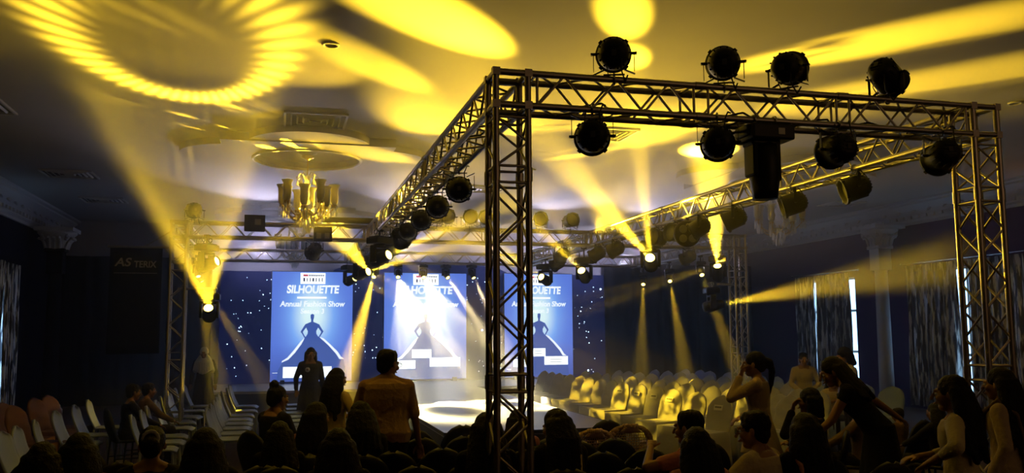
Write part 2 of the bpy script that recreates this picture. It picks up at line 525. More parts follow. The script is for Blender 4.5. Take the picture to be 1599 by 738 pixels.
def led_screen(x0, x1, z0, z1, y, label, nbox):
    wd, ht = x1-x0, z1-z0
    k = wd/2.2
    t = tag(empty('led_screen', ((x0+x1)/2, y, z0)), label, 'screen', 'LED screens on the stage')
    screen_mat('screen_picture_%d' % nbox, wd, ht, SCR)
    m = MB(); m.box((0, 0.06, ht/2), (wd+0.04, 0.1, ht+0.04)); m.build('cabinet', 'black_metal', t)
    m = MB(); m.box((0, -0.005, ht/2), (wd, 0.02, ht)); m.build('picture', 'screen_picture_%d' % nbox, t)
    yy = -0.018
    def flat(pts, mt, name, dy=0.0):
        m = MB(); m.prism(pts, 0, 0.002, xf=lambda a, b, c: (a, yy-dy-c, b)); return m.build(name, mt, t)
    # logo box with its small unreadable print
    lw, lt, lb = 0.34*k, ht-0.03, ht-0.34
    logo = flat([(-lw, lb), (lw, lb), (lw, lt), (-lw, lt)], 'screen_white', 'logo_box')
    m = MB(); rr = random.Random(5)
    for i in range(9):
        m.box((-0.10*k+i*0.048*k, yy-0.006, lt-0.07), (0.028*k, 0.002, 0.045))
    for i in range(7):
        h = rr.choice((0.07, 0.09, 0.10))
        m.box((-0.24*k+i*0.082*k, yy-0.006, lt-0.19), (0.045*k if i in (0, 3) else 0.022*k, 0.002, h))
    m.build('logo_print', 'screen_ink', logo)
    m = MB(); m.box((-0.2*k, yy-0.006, lt-0.07), (0.13*k, 0.002, 0.05)); m.build('logo_mark', 'screen_red', logo)
    text('SILHOUETTE', 0.30, (0, yy, ht-0.50), t, 'title_lettering', sx=0.83*k, shear=0.12, bold=0.012)
    m = MB(); m.box((-0.02, yy, ht-0.72), (0.80*k, 0.002, 0.05)); m.build('subtitle_line', 'screen_white', t)
    text('Annual Fashion Show', 0.21, (0, yy, ht-0.90), t, 'show_lettering', sx=0.96*k, shear=0.1, bold=0.006)
    text('Season 3', 0.19, (0, yy, ht-1.10), t, 'season_lettering', sx=0.95*k, shear=0.1, bold=0.004)
    # figure with hands on hips in a wide gown
    s = k*1.0; zc = ht-1.22
    fig = [(-0.05, 0), (-0.045, 0.03), (0, 0.05), (0.045, 0.03), (0.05, 0), (0.045, -0.07), (0.03, -0.11), (0.03, -0.17), (0.13, -0.21), (0.17, -0.24), (0.15, -0.36),
           (0.115, -0.42), (0.12, -0.50), (0.17, -0.58), (0.20, -0.66)]
    fig = [(a*s, zc+b) for a, b in fig]+[(-a*s, zc+b) for a, b in fig[::-1] if abs(a) > 0.001]
    fo = flat(fig, 'screen_figure', 'figure', 0.004)
    for sg in (-1, 1):
        arm = [(0.16, -0.22), (0.19, -0.24), (0.31, -0.44), (0.27, -0.50), (0.20, -0.62), (0.15, -0.66), (0.15, -0.61), (0.19, -0.57), (0.25, -0.46), (0.24, -0.43), (0.14, -0.30)]
        pts = [(sg*a*s, zc+b) for a, b in arm]
        m = MB(); m.prism(pts if sg > 0 else pts[::-1], 0, 0.002, xf=lambda a, b, c: (a, yy-0.006-c, b)); m.build('arm', 'screen_figure', fo)
    gown = [(-0.19, -0.60), (-0.28, -0.78), (-0.45, -1.02), (-0.62, -1.20), (-0.78, -1.28), (-0.90, -1.50), (-0.92, -1.76), (0.95, -1.76), (0.93, -1.45), (0.86, -1.20), (0.66, -1.02), (0.45, -0.82), (0.30, -0.68), (0.19, -0.58)]
    flat([(a*s, zc+b) for a, b in gown], 'screen_gown', 'gown', 0.002)
    for sg, edge in ((-1, [(0.19, -0.60), (0.28, -0.78), (0.45, -1.02), (0.62, -1.20), (0.80, -1.28), (0.79, -1.24), (0.65, -1.15), (0.50, -0.97), (0.31, -0.72)]),
                     (1, [(0.19, -0.58), (0.30, -0.68), (0.45, -0.82), (0.66, -1.05), (0.76, -1.20), (0.88, -1.20), (0.80, -1.14), (0.71, -1.00), (0.49, -0.78), (0.32, -0.63)])):
        pts = [(sg*a*s, zc+b) for a, b in edge]
        flat(pts if sg < 0 else pts[::-1], 'screen_text', 'gown_rim', 0.006)
    # sponsor boxes near the foot
    boxes = {1: [(-0.76, 0.55, 0.10, 0.40)], 2: [(-0.36, 0.15, 0.60, 0.84), (0.11, 0.93, 0.35, 0.60), (-0.84, -0.27, 0.30, 0.53)], 3: [(-0.30, 0.20, 0.60, 0.84), (0.16, 0.93, 0.35, 0.60), (-0.84, -0.27, 0.30, 0.53)]}[nbox]
    for a, b, c, d in boxes:
        bo = flat([(a*k, c), (b*k, c), (b*k, d), (a*k, d)], 'screen_white', 'caption_box', 0.008)
        m = MB()
        for i in range(2): m.box(((a+b)/2*k, yy-0.014, c+(d-c)*(0.35+0.3*i)), ((b-a)*0.5*k, 0.002, 0.022))
        m.build('caption_print', 'screen_grey', bo)
    rr = random.Random(nbox)
    m = MB()
    for i in range(14):
        a = rr.uniform(-1.0, 0.7)*k; c = rr.uniform(0.03, 0.28)
        m.box((a, yy-0.002, c), (rr.uniform(0.08, 0.3), 0.002, 0.012))
    m.build('water_glints', 'screen_text', t)
    # feet standing the cabinet on the deck
    for sx in (-0.35, 0.35):
        m = MB(); m.box((sx*wd, 0.12, (ST-z0)/2+0.02), (0.12, 0.5, 0.05+abs(z0-ST))); m.build('foot', 'black_metal', t)


led_screen(-0.26, 1.94, 0.56, 3.58, 25.0, 'left lit screen with blue fashion show poster and one caption strip', 1)
led_screen(2.83, 5.21, 0.56, 3.58, 25.0, 'middle lit screen with blue fashion show poster, behind the white beams', 2)
led_screen(6.36, 8.46, 0.56, 3.60, 25.0, 'right lit screen with fashion poster, partly behind the near truss tower', 3)

# ------------------------------------------------------------------ box truss
TS, TR = 0.24, 0.025
X1, X2, Y1, Y2, Y3, TX0, TX1 = 1.458, 5.823, 5.955, 15.366, 20.2, -1.795, 8.807
ZT = HC+1.877; ZB = ZT-TS; ZM = (ZT+ZB)/2


def truss(name, label, p0, p1, cat='truss', group=None, joints=(), phase=0, loc=None):
    """four chords and a lattice on each face between the centre-line points p0 and p1"""
    p0, p1 = Vector(p0), Vector(p1)
    t = tag(empty(name, p0), label, cat, group)
    d = (p1-p0); L = d.length; d.normalize()
    a = Vector((1, 0, 0)) if abs(d.x) < 0.5 else Vector((0, 1, 0))
    b = d.cross(a).normalized()
    h = TS/2
    cs = [a*i*h+b*j*h for i, j in ((-1, -1), (1, -1), (1, 1), (-1, 1))]
    for c in cs:
        m = MB(); m.tube(c, c+d*L, TR, n=10); m.build('chord', 'aluminium', t)
    segs = [0]+list(joints)+[L]
    for k in range(4):
        c0, c1 = cs[k], cs[(k+1) % 4]
        m = MB()
        for s0, s1 in zip(segs[:-1], segs[1:]):
            e = 0.06
            m.tube(c0+d*(s0+e), c1+d*(s0+e), 0.011, n=6); m.tube(c0+d*(s1-e), c1+d*(s1-e), 0.011, n=6)
            n = max(2, round((s1-s0-2*e)/0.225))
            for i in range(n):
                q0 = s0+e+(s1-s0-2*e)*i/n; q1 = s0+e+(s1-s0-2*e)*(i+1)/n
                u, v = (c0, c1) if (i+phase+(k//2)) % 2 == 0 else (c1, c0)
                m.tube(u+d*q0, v+d*q1, 0.010, n=6, caps=False)
        m.build('lattice', 'aluminium', t)
    for s in joints:
        for c in cs:
            m = MB(); m.tube(c+d*(s-0.05), c+d*(s+0.05), TR+0.006, n=10); m.build('coupler', 'aluminium', t)
    return t


def corner(x, y, label):
    t = tag(empty('truss_corner_block', (x, y, ZM)), label, 'truss', 'corner blocks of the truss')
    h = TS/2; P = [Vector((i*h, j*h, k*h)) for i in (-1, 1) for j in (-1, 1) for k in (-1, 1)]
    m = MB()
    for i in range(8):
        for j in range(i+1, 8):
            if abs((P[i]-P[j]).length-TS) < 1e-4: m.tube(P[i], P[j], TR, n=10)
    for p in P: m.box(p, (0.056, 0.056, 0.056))
    m.build('block_frame', 'aluminium', t)
    return t


def leg(x, y, label):
    t = truss('truss_tower', label, (x, y, 0.03), (x, y, ZB-TS*0.0-0.03), 'truss tower', 'upright towers of the lighting truss', joints=(0.5, 1.47, 2.95))
    m = MB(); m.box((0, 0, -0.015), (0.7, 0.7, 0.02)); m.build('base_plate', 'black_metal', t)
    return t


h = TS/2
leg(X1+h, Y1+h, 'near truss tower standing dark in the middle of the photo among the audience')
leg(X2-h, Y1+h, 'yellow-lit truss tower near the right edge of the photo, before the curtains')
leg(TX0+h, Y2+h, 'slim far truss tower on the left beside the black banner')
leg(TX1-h, Y2+h, 'slim far truss tower on the right, behind the covered chairs')
for (x, y, l) in ((X1+h, Y1+h, 'truss corner atop the near middle tower'), (X2-h, Y1+h, 'truss corner atop the right front tower'),
                  (TX0+h, Y2+h, 'truss corner atop the far left tower'), (TX1-h, Y2+h, 'truss corner atop the far right tower'),
                  (X1+h, Y2+h, 'truss corner where the left side beam meets the cross beam'), (X2-h, Y2+h, 'truss corner where the right side beam meets the cross beam'),
                  (TX0+h, Y3+h, 'truss corner at the left end of the rearmost beam'), (TX1-h, Y3+h, 'truss corner at the right end of the rearmost beam'),
                  (X1+h, Y3+h, 'truss corner of the rearmost beam on the left beam line'), (X2-h, Y3+h, 'truss corner of the rearmost beam on the right beam line')):
    corner(x, y, l)
G = 'horizontal beams of the lighting truss'
e = h+0.01
def bx(xa, xb, y, l, j=()): return truss('truss_beam', l, (xa+e, y, ZM), (xb-e, y, ZM), 'truss beam', G, j)
def by(x, ya, yb, l, j=()): return truss('truss_beam', l, (x, ya+e, ZM), (x, yb-e, ZM), 'truss beam', G, j)
B_F = bx(X1+h, X2-h, Y1+h, 'near front truss beam crossing the upper right, par cans above and below', (1.37, 2.62))
B_L = by(X1+h, Y1+h, Y2+h, 'left side truss beam running away from the near tower, hung with par cans', (3.0, 6.0))
B_R = by(X2-h, Y1+h, Y2+h, 'bright yellow-lit right side truss beam running away to the stage', (3.0, 6.0))
bx(TX0+h, X1+h, Y2+h, 'cross truss beam section at left, behind the chandelier')
bx(X1+h, X2-h, Y2+h, 'cross truss beam section in the middle with par cans on top', (1.9,))
bx(X2-h, TX1-h, Y2+h, 'cross truss beam section at right, reaching the far right tower')
by(X1+h, Y2+h, Y3+h, 'left inner truss beam between the cross beam and the rearmost beam')
by(X2-h, Y2+h, Y3+h, 'right inner truss beam between the cross beam and the rearmost beam')
by(TX0+h, Y2+h, Y3+h, 'outer left truss beam above the blue starcloth')
by(TX1-h, Y2+h, Y3+h, 'outer right truss beam behind the far right tower')
bx(TX0+h, X1+h, Y3+h, 'rearmost truss beam section over the left screen')
bx(X1+h, X2-h, Y3+h, 'rearmost truss beam section over the middle screen, carrying the stage beams')
bx(X2-h, TX1-h, Y3+h, 'rearmost truss beam section over the dark right drapes')


# ------------------------------------------------------------------ par cans
def par_body(name='body'):
    """along +Y: rim at the front, dished back with vent ribs"""
    q = Matrix.Rotation(R(-90), 3, 'X')     # lathe z -> +y
    m = MB()
    m.lathe([(0.0, -0.145), (0.055, -0.143), (0.085, -0.13), (0.105, -0.10), (0.118, -0.06), (0.122, 0.0), (0.122, 0.10), (0.138, 0.11), (0.138, 0.135), (0.118, 0.135), (0.112, 0.09), (0.0, 0.085)], 28, rot=q)
    for i in range(14):                     # scalloped cooling fins round the back
        a = 2*PI*i/14
        m.box((0.106*math.cos(a), -0.045, 0.106*math.sin(a)), (0.03, 0.09, 0.012), rot=Matrix.Rotation(-a, 3, 'Y'))
    for z in (-0.045, -0.015, 0.015, 0.045):
        m.box((0, -0.146, z), (0.10 if abs(z) < 0.03 else 0.07, 0.012, 0.012))
    for i in range(4):                      # gel frame clips
        a = PI/4+i*PI/2
        m.box((0.138*math.cos(a), 0.125, 0.138*math.sin(a)), (0.02, 0.03, 0.03), rot=Matrix.Rotation(-a, 3, 'Y'))
    return m


def make_par(stand):
    """origin on the chord's centre; the body hangs below or stands above it"""
    t = empty('par_can')
    s = 1 if stand else -1
    b = par_body().build('body', 'black_metal', t, loc=(0, 0, s*0.20))
    q = Matrix.Rotation(R(-90), 3, 'X')
    m = MB(); m.lathe([(0, 0.088), (0.11, 0.092), (0.11, 0.096), (0, 0.102)], 20, rot=q); m.build('lens', 'dull_lens', b)
    m = MB(); m.box((0, -0.155, 0.0), (0.035, 0.004, 0.045)); m.build('rating_label', 'faded_label', b)
    m = MB()
    for sx in (-1, 1):
        m.box((sx*0.152, 0, s*0.135), (0.005, 0.03, 0.14))
        m.box((sx*0.115, 0, s*0.058), (0.09, 0.03, 0.005), rot=Matrix.Rotation(sx*s*R(25), 3, 'Y'))
    m.box((0, 0, s*0.038), (0.16, 0.03, 0.006))
    m.build('yoke', 'black_metal', t)
    for sx in (-1, 1):
        m = MB(); m.tube((sx*0.12, 0, s*0.20), (sx*0.162, 0, s*0.20), 0.012); m.box((sx*0.166, 0, s*0.20), (0.012, 0.035, 0.014)); m.build('tilt_knob', 'black_plastic', t)
    m = MB()
    pts = [(0, 0.036*math.sin(a), 0.036*math.cos(a)) for a in [PI*2*i/12 for i in range(13)]]
    m.path(pts, 0.008, 6)
    m.tube((0, 0, s*0.03), (0, 0, s*0.05), 0.009)
    m.tube((0, 0.03, 0), (0, 0.07, s*0.01), 0.006)
    m.build('clamp', 'chrome', t)
    m = MB()
    m.path([(0.02, -0.06, s*0.25), (0.06, -0.13, s*0.18), (0.05, -0.10, s*0.05), (0.08, -0.04, -s*0.03), (0.10, 0.0, 0.03)], 0.006, 6)
    m.path([(-0.02, -0.08, s*0.22), (-0.06, -0.10, s*0.10), (-0.04, -0.03, 0.0)], 0.004, 6)
    m.build('cable', 'cable_black', t)
    return t


PH, PS = make_par(False), make_par(True)
used = set()


def par(x, y, top, rz, tilt, label, group):
    src = PS if top else PH
    loc = (x, y, ZT if top else ZB)
    if src.name in used:
        o = dup(src, loc, rz)
    else:
        used.add(src.name); KIDS[src.name] = kids(src)
        for c in kids(src): KIDS[c.name] = kids(c)
        o = src; o.location = loc; o.rotation_euler = (0, 0, rz)
    for c in bpy.data.objects:
        if c.parent == o and c.name.startswith('body'):
            c.rotation_euler = (tilt, 0, 0)
    return tag(o, label, 'par can', group)


# rz turns the front (+Y) about Z; tilt < 0 points it down
fy = Y1
for i, (x, rz, ti) in enumerate(((2.37, -0.36, 0.25), (3.28, -0.45, 0.25), (3.84, -0.85, 0.2), (4.75, -1.2, -0.5))):
    par(x, fy, True, rz, ti, 'black par can standing on the near front truss beam, %s from the left' % ORD[i], 'par cans standing on the front beam')
for i, (x, rz, ti) in enumerate(((2.19, -0.33, 0.12), (3.21, -0.48, 0.12), (4.27, -0.05, 0.0), (5.26, -0.3, -0.15))):
    par(x, fy, False, rz, ti, 'black par can hanging under the near front truss beam, %s from the left' % ORD[i], 'par cans under the front beam')
for i, (y, rz, ti) in enumerate(((8.5, -0.19, 0.12), (9.75, -0.17, 0.1), (10.95, -0.15, 0.1), (12.2, -0.2, 0.0), (13.0, -0.5, -0.6), (14.2, -0.5, -0.5), (15.2, -0.6, -0.3), (17.6, -0.5, -0.4), (18.6, -0.5, -0.4), (19.4, -0.5, -0.4))):
    par(X1+TS, y, False, rz, ti, 'black par can under the left side truss beams, %s along from the near tower' % ORD[i], 'par cans under the left side beam')
for i, (y, rz, ti) in enumerate(((7.54, 1.2, -0.3), (8.65, 1.15, -0.3), (9.98, 0.9, -0.4), (10.95, 1.0, -0.5), (11.7, 1.9, 0.1), (12.35, 2.0, 0.1), (14.1, 0.8, -0.4), (15.0, 0.9, -0.5), (17.4, 0.7, -0.4))):
    par(X2-TS, y, False, rz, ti, 'black par can under the right side truss beams, %s along from the front corner' % ORD[i], 'par cans under the right side beam')
for i, (px, rz) in enumerate(((303, 0.2), (683, 2.6), (700, 2.9), (733, 3.1), (757, 3.1), (843, 3.0), (890, 3.3))):
    q = at(px, 352, Y=Y2)
    par(q.x, Y2, True, rz, 0.05, 'small black par can standing on the cross truss beam, %s from the left' % ORD[i], 'par cans on the cross beam')
for i, (px, rz) in enumerate(((491, 0.3), (878, 0.1), (1075, 0.4))):
    q = at(px, 395, Y=Y2)
    par(q.x, Y2, False, rz, -0.4, 'black par can hanging under the cross truss beam, %s from the left' % ORD[i], 'par cans under the cross beam')

# audience blinders: a round four-lamp one on the right and square boxes on the cross beam
t = tag(empty('four_lamp_blinder', (X2-TS, 11.35, ZB)), 'round four-lamp blinder hanging under the right side truss beam', 'stage light')
m = MB(); q90 = Matrix.Rotation(R(-90), 3, 'X')
m.lathe([(0, -0.06), (0.17, -0.05), (0.19, -0.02), (0.19, 0.05), (0.17, 0.06), (0, 0.06)], 24, rot=q90)
b = m.build('body', 'black_metal', t, loc=(0, 0, -0.24), rot=(-0.15, 0, 2.9))
for i in range(4):
    a = PI/4+i*PI/2
    m = MB(); m.lathe([(0, 0.05), (0.05, 0.062), (0.058, 0.07), (0.05, 0.072), (0, 0.066)], 14, (0.095*math.cos(a), 0, 0.095*math.sin(a)), q90); m.build('lamp', 'dull_lens', b)
m = MB(); m.box((0, 0, -0.03), (0.05, 0.05, 0.08)); m.box((0, 0, -0.06), (0.3, 0.03, 0.01)); m.build('bracket', 'black_metal', t)
for i, (px, py, s_) in enumerate(((398, 349, 0.26), (504, 366, 0.24))):
    q = at(px, py, Y=Y2-0.12)
    t = tag(empty('square_floodlight', q), ('square black floodlight with a pale pane on the left cross beam', 'square black floodlight under the chandelier on the cross beam')[i], 'stage light')
    m = MB(); m.box((0, 0, 0), (s_*1.2, 0.14, s_)); m.box((0, -0.075, 0), (s_*1.3, 0.015, s_*1.08)); m.build('housing', 'black_metal', t, bevel=0.01)
    m = MB()
    if i == 0: m.box((0.05, -0.085, 0.02), (0.10, 0.006, 0.10))
    else:
        for dx in (-0.07, 0.07): m.box((dx, -0.085, -0.03), (0.08, 0.006, 0.1))
    m.build('pane', 'dull_lens', t)
    m = MB(); m.box((0, 0.06, -0.02), (0.04, 0.10, 0.08)); m.build('bracket', 'black_metal', t)
q = at(546, 350, Y=Y2)
t = tag(empty('light_bar', (q.x, Y2, ZT+0.09)), 'long black light bar lying on the cross beam by the left side truss', 'stage light')
m = MB(); m.box((0, 0, 0), (0.95, 0.12, 0.10)); m.build('housing', 'black_metal', t, bevel=0.015)
m = MB()
for x in (-0.35, 0.35): m.box((x, 0, -0.055), (0.05, 0.08, 0.03))
m.build('bracket', 'chrome', t)


# ------------------------------------------------------------------ moving heads
def make_mover(scale=1.0):
    """origin at the pivot of the head; base above it (hung)"""
    t = empty('moving_head')
    s = scale
    m = MB()
    m.box((0, 0, 0.285*s), (0.34*s, 0.26*s, 0.10*s))
    m.box((0, 0, 0.34*s), (0.28*s, 0.22*s, 0.03*s))
    m.lathe([(0.08*s, 0.20*s), (0.10*s, 0.235*s)], 16)
    m.build('base', 'black_plastic', t, bevel=0.012)
    m = MB(); m.box((0.06*s, -0.132*s, 0.285*s), (0.07*s, 0.004, 0.05*s)); m.build('display', 'dull_lens', t)
    m = MB()
    for sx in (-1, 1):
        m.box((sx*0.135*s, 0, 0.07*s), (0.045*s, 0.12*s, 0.27*s))
    m.box((0, 0, 0.19*s), (0.31*s, 0.12*s, 0.045*s))
    m.build('yoke', 'black_plastic', t, bevel=0.015)
    m = MB()
    m.lathe([(0.0, -0.17*s), (0.075*s, -0.165*s), (0.095*s, -0.13*s), (0.105*s, 0.0), (0.10*s, 0.10*s), (0.085*s, 0.20*s), (0.088*s, 0.225*s), (0.078*s, 0.225*s), (0.074*s, 0.20*s), (0, 0.198*s)], 24, rot=Matrix.Rotation(R(-90), 3, 'X'))
    for i in range(5): m.lathe([(0.1*s, -0.004), (0.111*s, 0)], 24, (0, (-0.1+0.03*i)*s, 0), Matrix.Rotation(R(-90), 3, 'X'))
    hd = m.build('head', 'black_plastic', t)
    m = MB(); m.lathe([(0, 0.2*s), (0.074*s, 0.203*s), (0.06*s, 0.212*s), (0, 0.218*s)], 20, rot=Matrix.Rotation(R(-90), 3, 'X')); m.build('lens', 'lit_lens', hd)
    for sx in (-0.09, 0.09):
        m = MB()
        m.tube((sx*s, 0, 0.35*s), (sx*s, 0, 0.39*s), 0.012)
        pts = [(sx*s, 0.034*math.sin(a), 0.42*s+0.034*math.cos(a)) for a in [PI*2*i/10 for i in range(11)]]
        m.path(pts, 0.009, 6)
        m.build('clamp', 'chrome', t)
    return t


def gobo_light(name, pos, tgt, half, power, col=YEL, gobo=None, radius=0.035, blend=1.0):
    l = bpy.data.lights.new(name, 'SPOT')
    l.energy = power*BEAM; l.color = col; l.spot_size = 2*half; l.spot_blend = blend; l.shadow_soft_size = radius
    o = bpy.data.objects.new(name, l); COL.objects.link(o)
    o.location = pos
    o.rotation_euler = (Vector(tgt)-Vector(pos)).to_track_quat('-Z', 'Y').to_euler()
    if gobo:
        l.use_nodes = True
        nt = l.node_tree
        em = nt.nodes['Emission']
        tc = nt.nodes.new('ShaderNodeTexCoord'); sp = nt.nodes.new('ShaderNodeSeparateXYZ')
        nt.links.new(tc.outputs['Normal'], sp.inputs[0])
        def mth(op, a, b=None, c=None):
            n = nt.nodes.new('ShaderNodeMath'); n.operation = op
            for i, v in enumerate((a, b, c)):
                if v is None: continue
                if isinstance(v, (int, float)): n.inputs[i].default_value = v
                else: nt.links.new(v, n.inputs[i])
            return n.outputs[0]
        z = mth('ABSOLUTE', sp.outputs['Z'])
        u = mth('DIVIDE', sp.outputs['X'], z); v = mth('DIVIDE', sp.outputs['Y'], z)
        r = mth('SQRT', mth('ADD', mth('MULTIPLY', u, u), mth('MULTIPLY', v, v)))
        kind = gobo[0]
        if kind == 'ring':            # gobo = ring radius (deg), width (deg), number of beads
            _, ra, wa, nb = gobo
            dd = mth('DIVIDE', mth('SUBTRACT', r, math.tan(ra)), math.tan(wa))
            g = mth('POWER', 2.718, mth('MULTIPLY', mth('MULTIPLY', dd, dd), -1.0))
            if nb:
                th = mth('ARCTAN2', v, u)
                c = mth('ADD', mth('MULTIPLY', mth('COSINE', mth('ADD', mth('MULTIPLY', th, nb), mth('MULTIPLY', r, 30.0))), 0.42), 0.58)
                g = mth('MULTIPLY', g, c)
            fac = g
        else:                         # breakup glass: 'split' or 'mottle'
            n = nt.nodes.new('ShaderNodeTexNoise'); n.inputs['Scale'].default_value = gobo[1]; n.inputs['Detail'].default_value = 2
            cb = nt.nodes.new('ShaderNodeCombineXYZ')
            nt.links.new(u, cb.inputs[0]); nt.links.new(v, cb.inputs[1]); cb.inputs[2].default_value = gobo[3] if len(gobo) > 3 else 0.0
            nt.links.new(cb.outputs[0], n.inputs['Vector'])
            rp = nt.nodes.new('ShaderNodeValToRGB')
            rp.color_ramp.elements[0].position = gobo[2]-0.05; rp.color_ramp.elements[1].position = gobo[2]+0.05
            nt.links.new(n.outputs['Fac'], rp.inputs[0])
            fac = rp.outputs[0]
        nt.links.new(fac, em.inputs['Strength'])
        em.inputs['Color'].default_value = (1, 1, 1, 1)
    return o


MV, MVS = make_mover(), make_mover(0.62)
MVS.name = 'small_moving_head'
for o in (MV, MVS):
    KIDS[o.name] = kids(o)
    for c in KIDS[o.name]: KIDS[c.name] = kids(c)
mvused = set()


def mover(lens, tgts, label, group, arm=None, small=False):
    """lens: where the lens sits; the head points at the first target; lights go to every target"""
    lens = Vector(lens)
    d = (Vector(tgts[0][0])-lens).normalized()
    src = MVS if small else MV
    piv = lens-d*0.21*(0.62 if small else 1.0)
    rz = math.atan2(-d.x, d.y)
    tilt = math.atan2(d.z, math.hypot(d.x, d.y))
    if src.name in mvused: o = dup(src, piv, rz)
    else:
        mvused.add(src.name); o = src; o.location = piv; o.rotation_euler = (0, 0, rz)
    for c in bpy.data.objects:
        if c.parent == o and c.name.startswith('head'): c.rotation_euler = (tilt, 0, 0)
    tag(o, label, 'moving light', group)
    for tg in tgts:
        p = tg[0]; dd = (Vector(p)-lens).normalized()
        gobo_light('beam_lamp', lens+dd*0.035, p, *tg[1:])
    sc = 0.62 if small else 1.0
    zt_ = piv.z+0.44*sc
    if arm is None and ZB-zt_ > 0.01:   # short drop pipe up to the beam
        m = MB(); m.tube((0, 0, 0.34*sc), (0, 0, ZB-piv.z-0.02), 0.016); m.box((0, 0, ZB-piv.z-0.01), (0.10, 0.06, 0.06)); m.build('drop_pipe', 'black_metal', o)
    if arm is not None:                 # boom pipe back to the tower that carries it
        q = piv+Vector((0, 0, 0.42))
        m = MB(); m.tube(q+Vector((0.12, 0, 0)), Vector((arm[0], arm[1], q.z)), 0.024)
        m.build('boom_pipe', 'aluminium')
        tag(bpy.data.objects[bpy.context.scene.collection.objects[-1].name], arm[2], 'pipe')
    return o


GM = 'lit moving heads on the truss'
A = Vector((-1.16, 15.2, 2.29))
mover(A, [((-1.157, 10.259, 4.95), R(16.5), 7500, YEL, ('ring', R(11.0), R(1.9), 40))], 'lit moving head on a boom beside the far left tower, throwing a hollow cone upwards', GM,
      arm=(TX0+h, Y2+h, 'boom pipe reaching from the far left tower to its moving head'))
mover(at(1015, 402, X=5.50), [((3.2, 7.75, 4.95), R(3.4), 3600, YEL), ((3.8, 9.0, 4.95), R(3.4), 2400, YEL), ((1.5, 8.4, 4.95), R(5.4), 8000, YEL)], 'brightly lit moving head under the right side beam, shining straight up', GM)
mover((8.1, 15.2, 3.11), [((7.1, 13.5, 4.95), R(11), 11000, YEL), ((8.8, 16.0, 4.95), R(7), 1800, YEL), ((9.45, 15.2, 4.2), R(15), 900, YEL), ((-0.2, 15.3, 0.6), R(8), 1300, YEL, ('noise', 18, 0.50, 3.0))], 'lit moving head by the far right tower shining a wide cone upwards', GM)  # one further beam added to brighten the second chandelier
mover(at(908, 422, X=5.50), [((3.3, 12.6, 4.95), R(5), 1500, YEL, ('noise', 20, 0.45)), ((1.0, 10.0, 4.95), R(3.4), 4200, YEL)], 'lit moving head right of the near tower, beam rising to the left', GM)
mover(at(845, 432, X=5.50), [((1.0, 14.0, 4.95), R(5), 2400, YEL), ((-1.9, 8.0, 4.6), R(4.0), 4500, YEL)], 'lit moving head just right of the near tower, over the right screen', GM)
mover((1.6, 13.59, 3.07), [((6.1, 7.9, 4.95), R(4.8), 6500, YEL, ('noise', 12, 0.40)), ((5.9, 12.6, 0.8), R(10), 1000, YEL, ('noise', 24, 0.50, 1.0))], 'lit moving head under the left side beam, nearest of the three glowing there', GM)
mover((1.6, 16.9, 3.04), [((7.9, 8.9, 4.95), R(4.4), 8000, YEL, ('noise', 12, 0.42, 2.0)), ((5.9, 14.6, 0.8), R(10), 1000, YEL, ('noise', 24, 0.50, 5.0)), ((0.38, 15.0, 4.15), R(13), 5000, YEL)], 'lit moving head under the left side beam, middle of the three glowing there', GM)  # last beam added to brighten the near chandelier
mover((1.6, 20.0, 3.11), [((5.4, 13.3, 4.95), R(4.4), 6000, YEL, ('noise', 20, 0.48, 4.0)), ((6.0, 17.0, 0.8), R(9), 1100, YEL, ('noise', 24, 0.50, 9.0))], 'lit moving head at the far end of the left side beam, beside the middle screen', GM)
mover((8.18, 15.2, 2.38), [((14.7, 13.6, 3.55), R(8.5), 9000, YEL, ('noise', 14, 0.42))], 'lit moving head low on a boom by the far right tower, aimed at the column', GM,
      arm=(TX1-h, Y2+h, 'boom pipe reaching from the far right tower to its moving head'))
mover((-1.05, 15.2, 3.06), [((1.6, 13.6, 3.95), R(6.5), 2000, YEL, ('noise', 14, 0.42))], 'lit moving head under the left cross beam, beam rising to the right', GM)
GO = 'small lit moving heads on the outer side beams'
mover((TX0+h, 19.1, 3.05), [((-0.9, 17.0, 0.0), R(6), 1500, YEL, ('noise', 16, 0.45))], 'small glowing moving head on the outer left beam, nearer one', GO, small=True)
mover((TX0+h, 20.0, 3.0), [((0.2, 19.5, 0.0), R(6), 1700, YEL, ('noise', 16, 0.42, 6.0))], 'small glowing moving head on the outer left beam, farther one', GO, small=True)
for i, (y, tx, ty, z) in enumerate(((20.15, 7.2, 17.0, 3.03), (18.6, 7.5, 15.2, 3.02), (17.0, 7.9, 13.6, 3.06))):
    mover((TX1-h, y, z), [((tx, ty, 0.3), R(4.0), 1500, YEL, ('noise', 18, 0.42, 1.0+i))], 'small lit moving head over the dark right drapes, %s from the left' % ORD[i], GO, small=True)
WHT = (1.0, 0.92, 0.72)
GS = 'row of lit moving heads on the rearmost beam'
RG = {1: (2.93, 15.45), 2: (4.22, 16.5)}
for i, (x, tx, ty, c, pw) in enumerate(((2.04, 1.1, 17.2, YEL, 4500), (2.6, 2.2, 17.3, WHT, 1900), (3.2, 3.25, 17.0, WHT, 1900), (3.77, 4.9, 17.2, (1.0, 0.80, 0.4), 2300), (4.39, 5.2, 18.2, (1, 0.80, 0.45), 2300))):
    mover((x, Y3, 3.15), [((tx, ty, 0.5), R(5.0), pw*3.0, c, ('noise', 16, 0.40, i*1.0))]+([((*RG[i], ST), R(13), 5200, (1.0, 0.82, 0.35), ('ring', R(7.6), R(2.0), 0))] if i in RG else []), 'small bright moving head over the middle screen, %s from the left in its row' % ORD[i], GS, small=True)
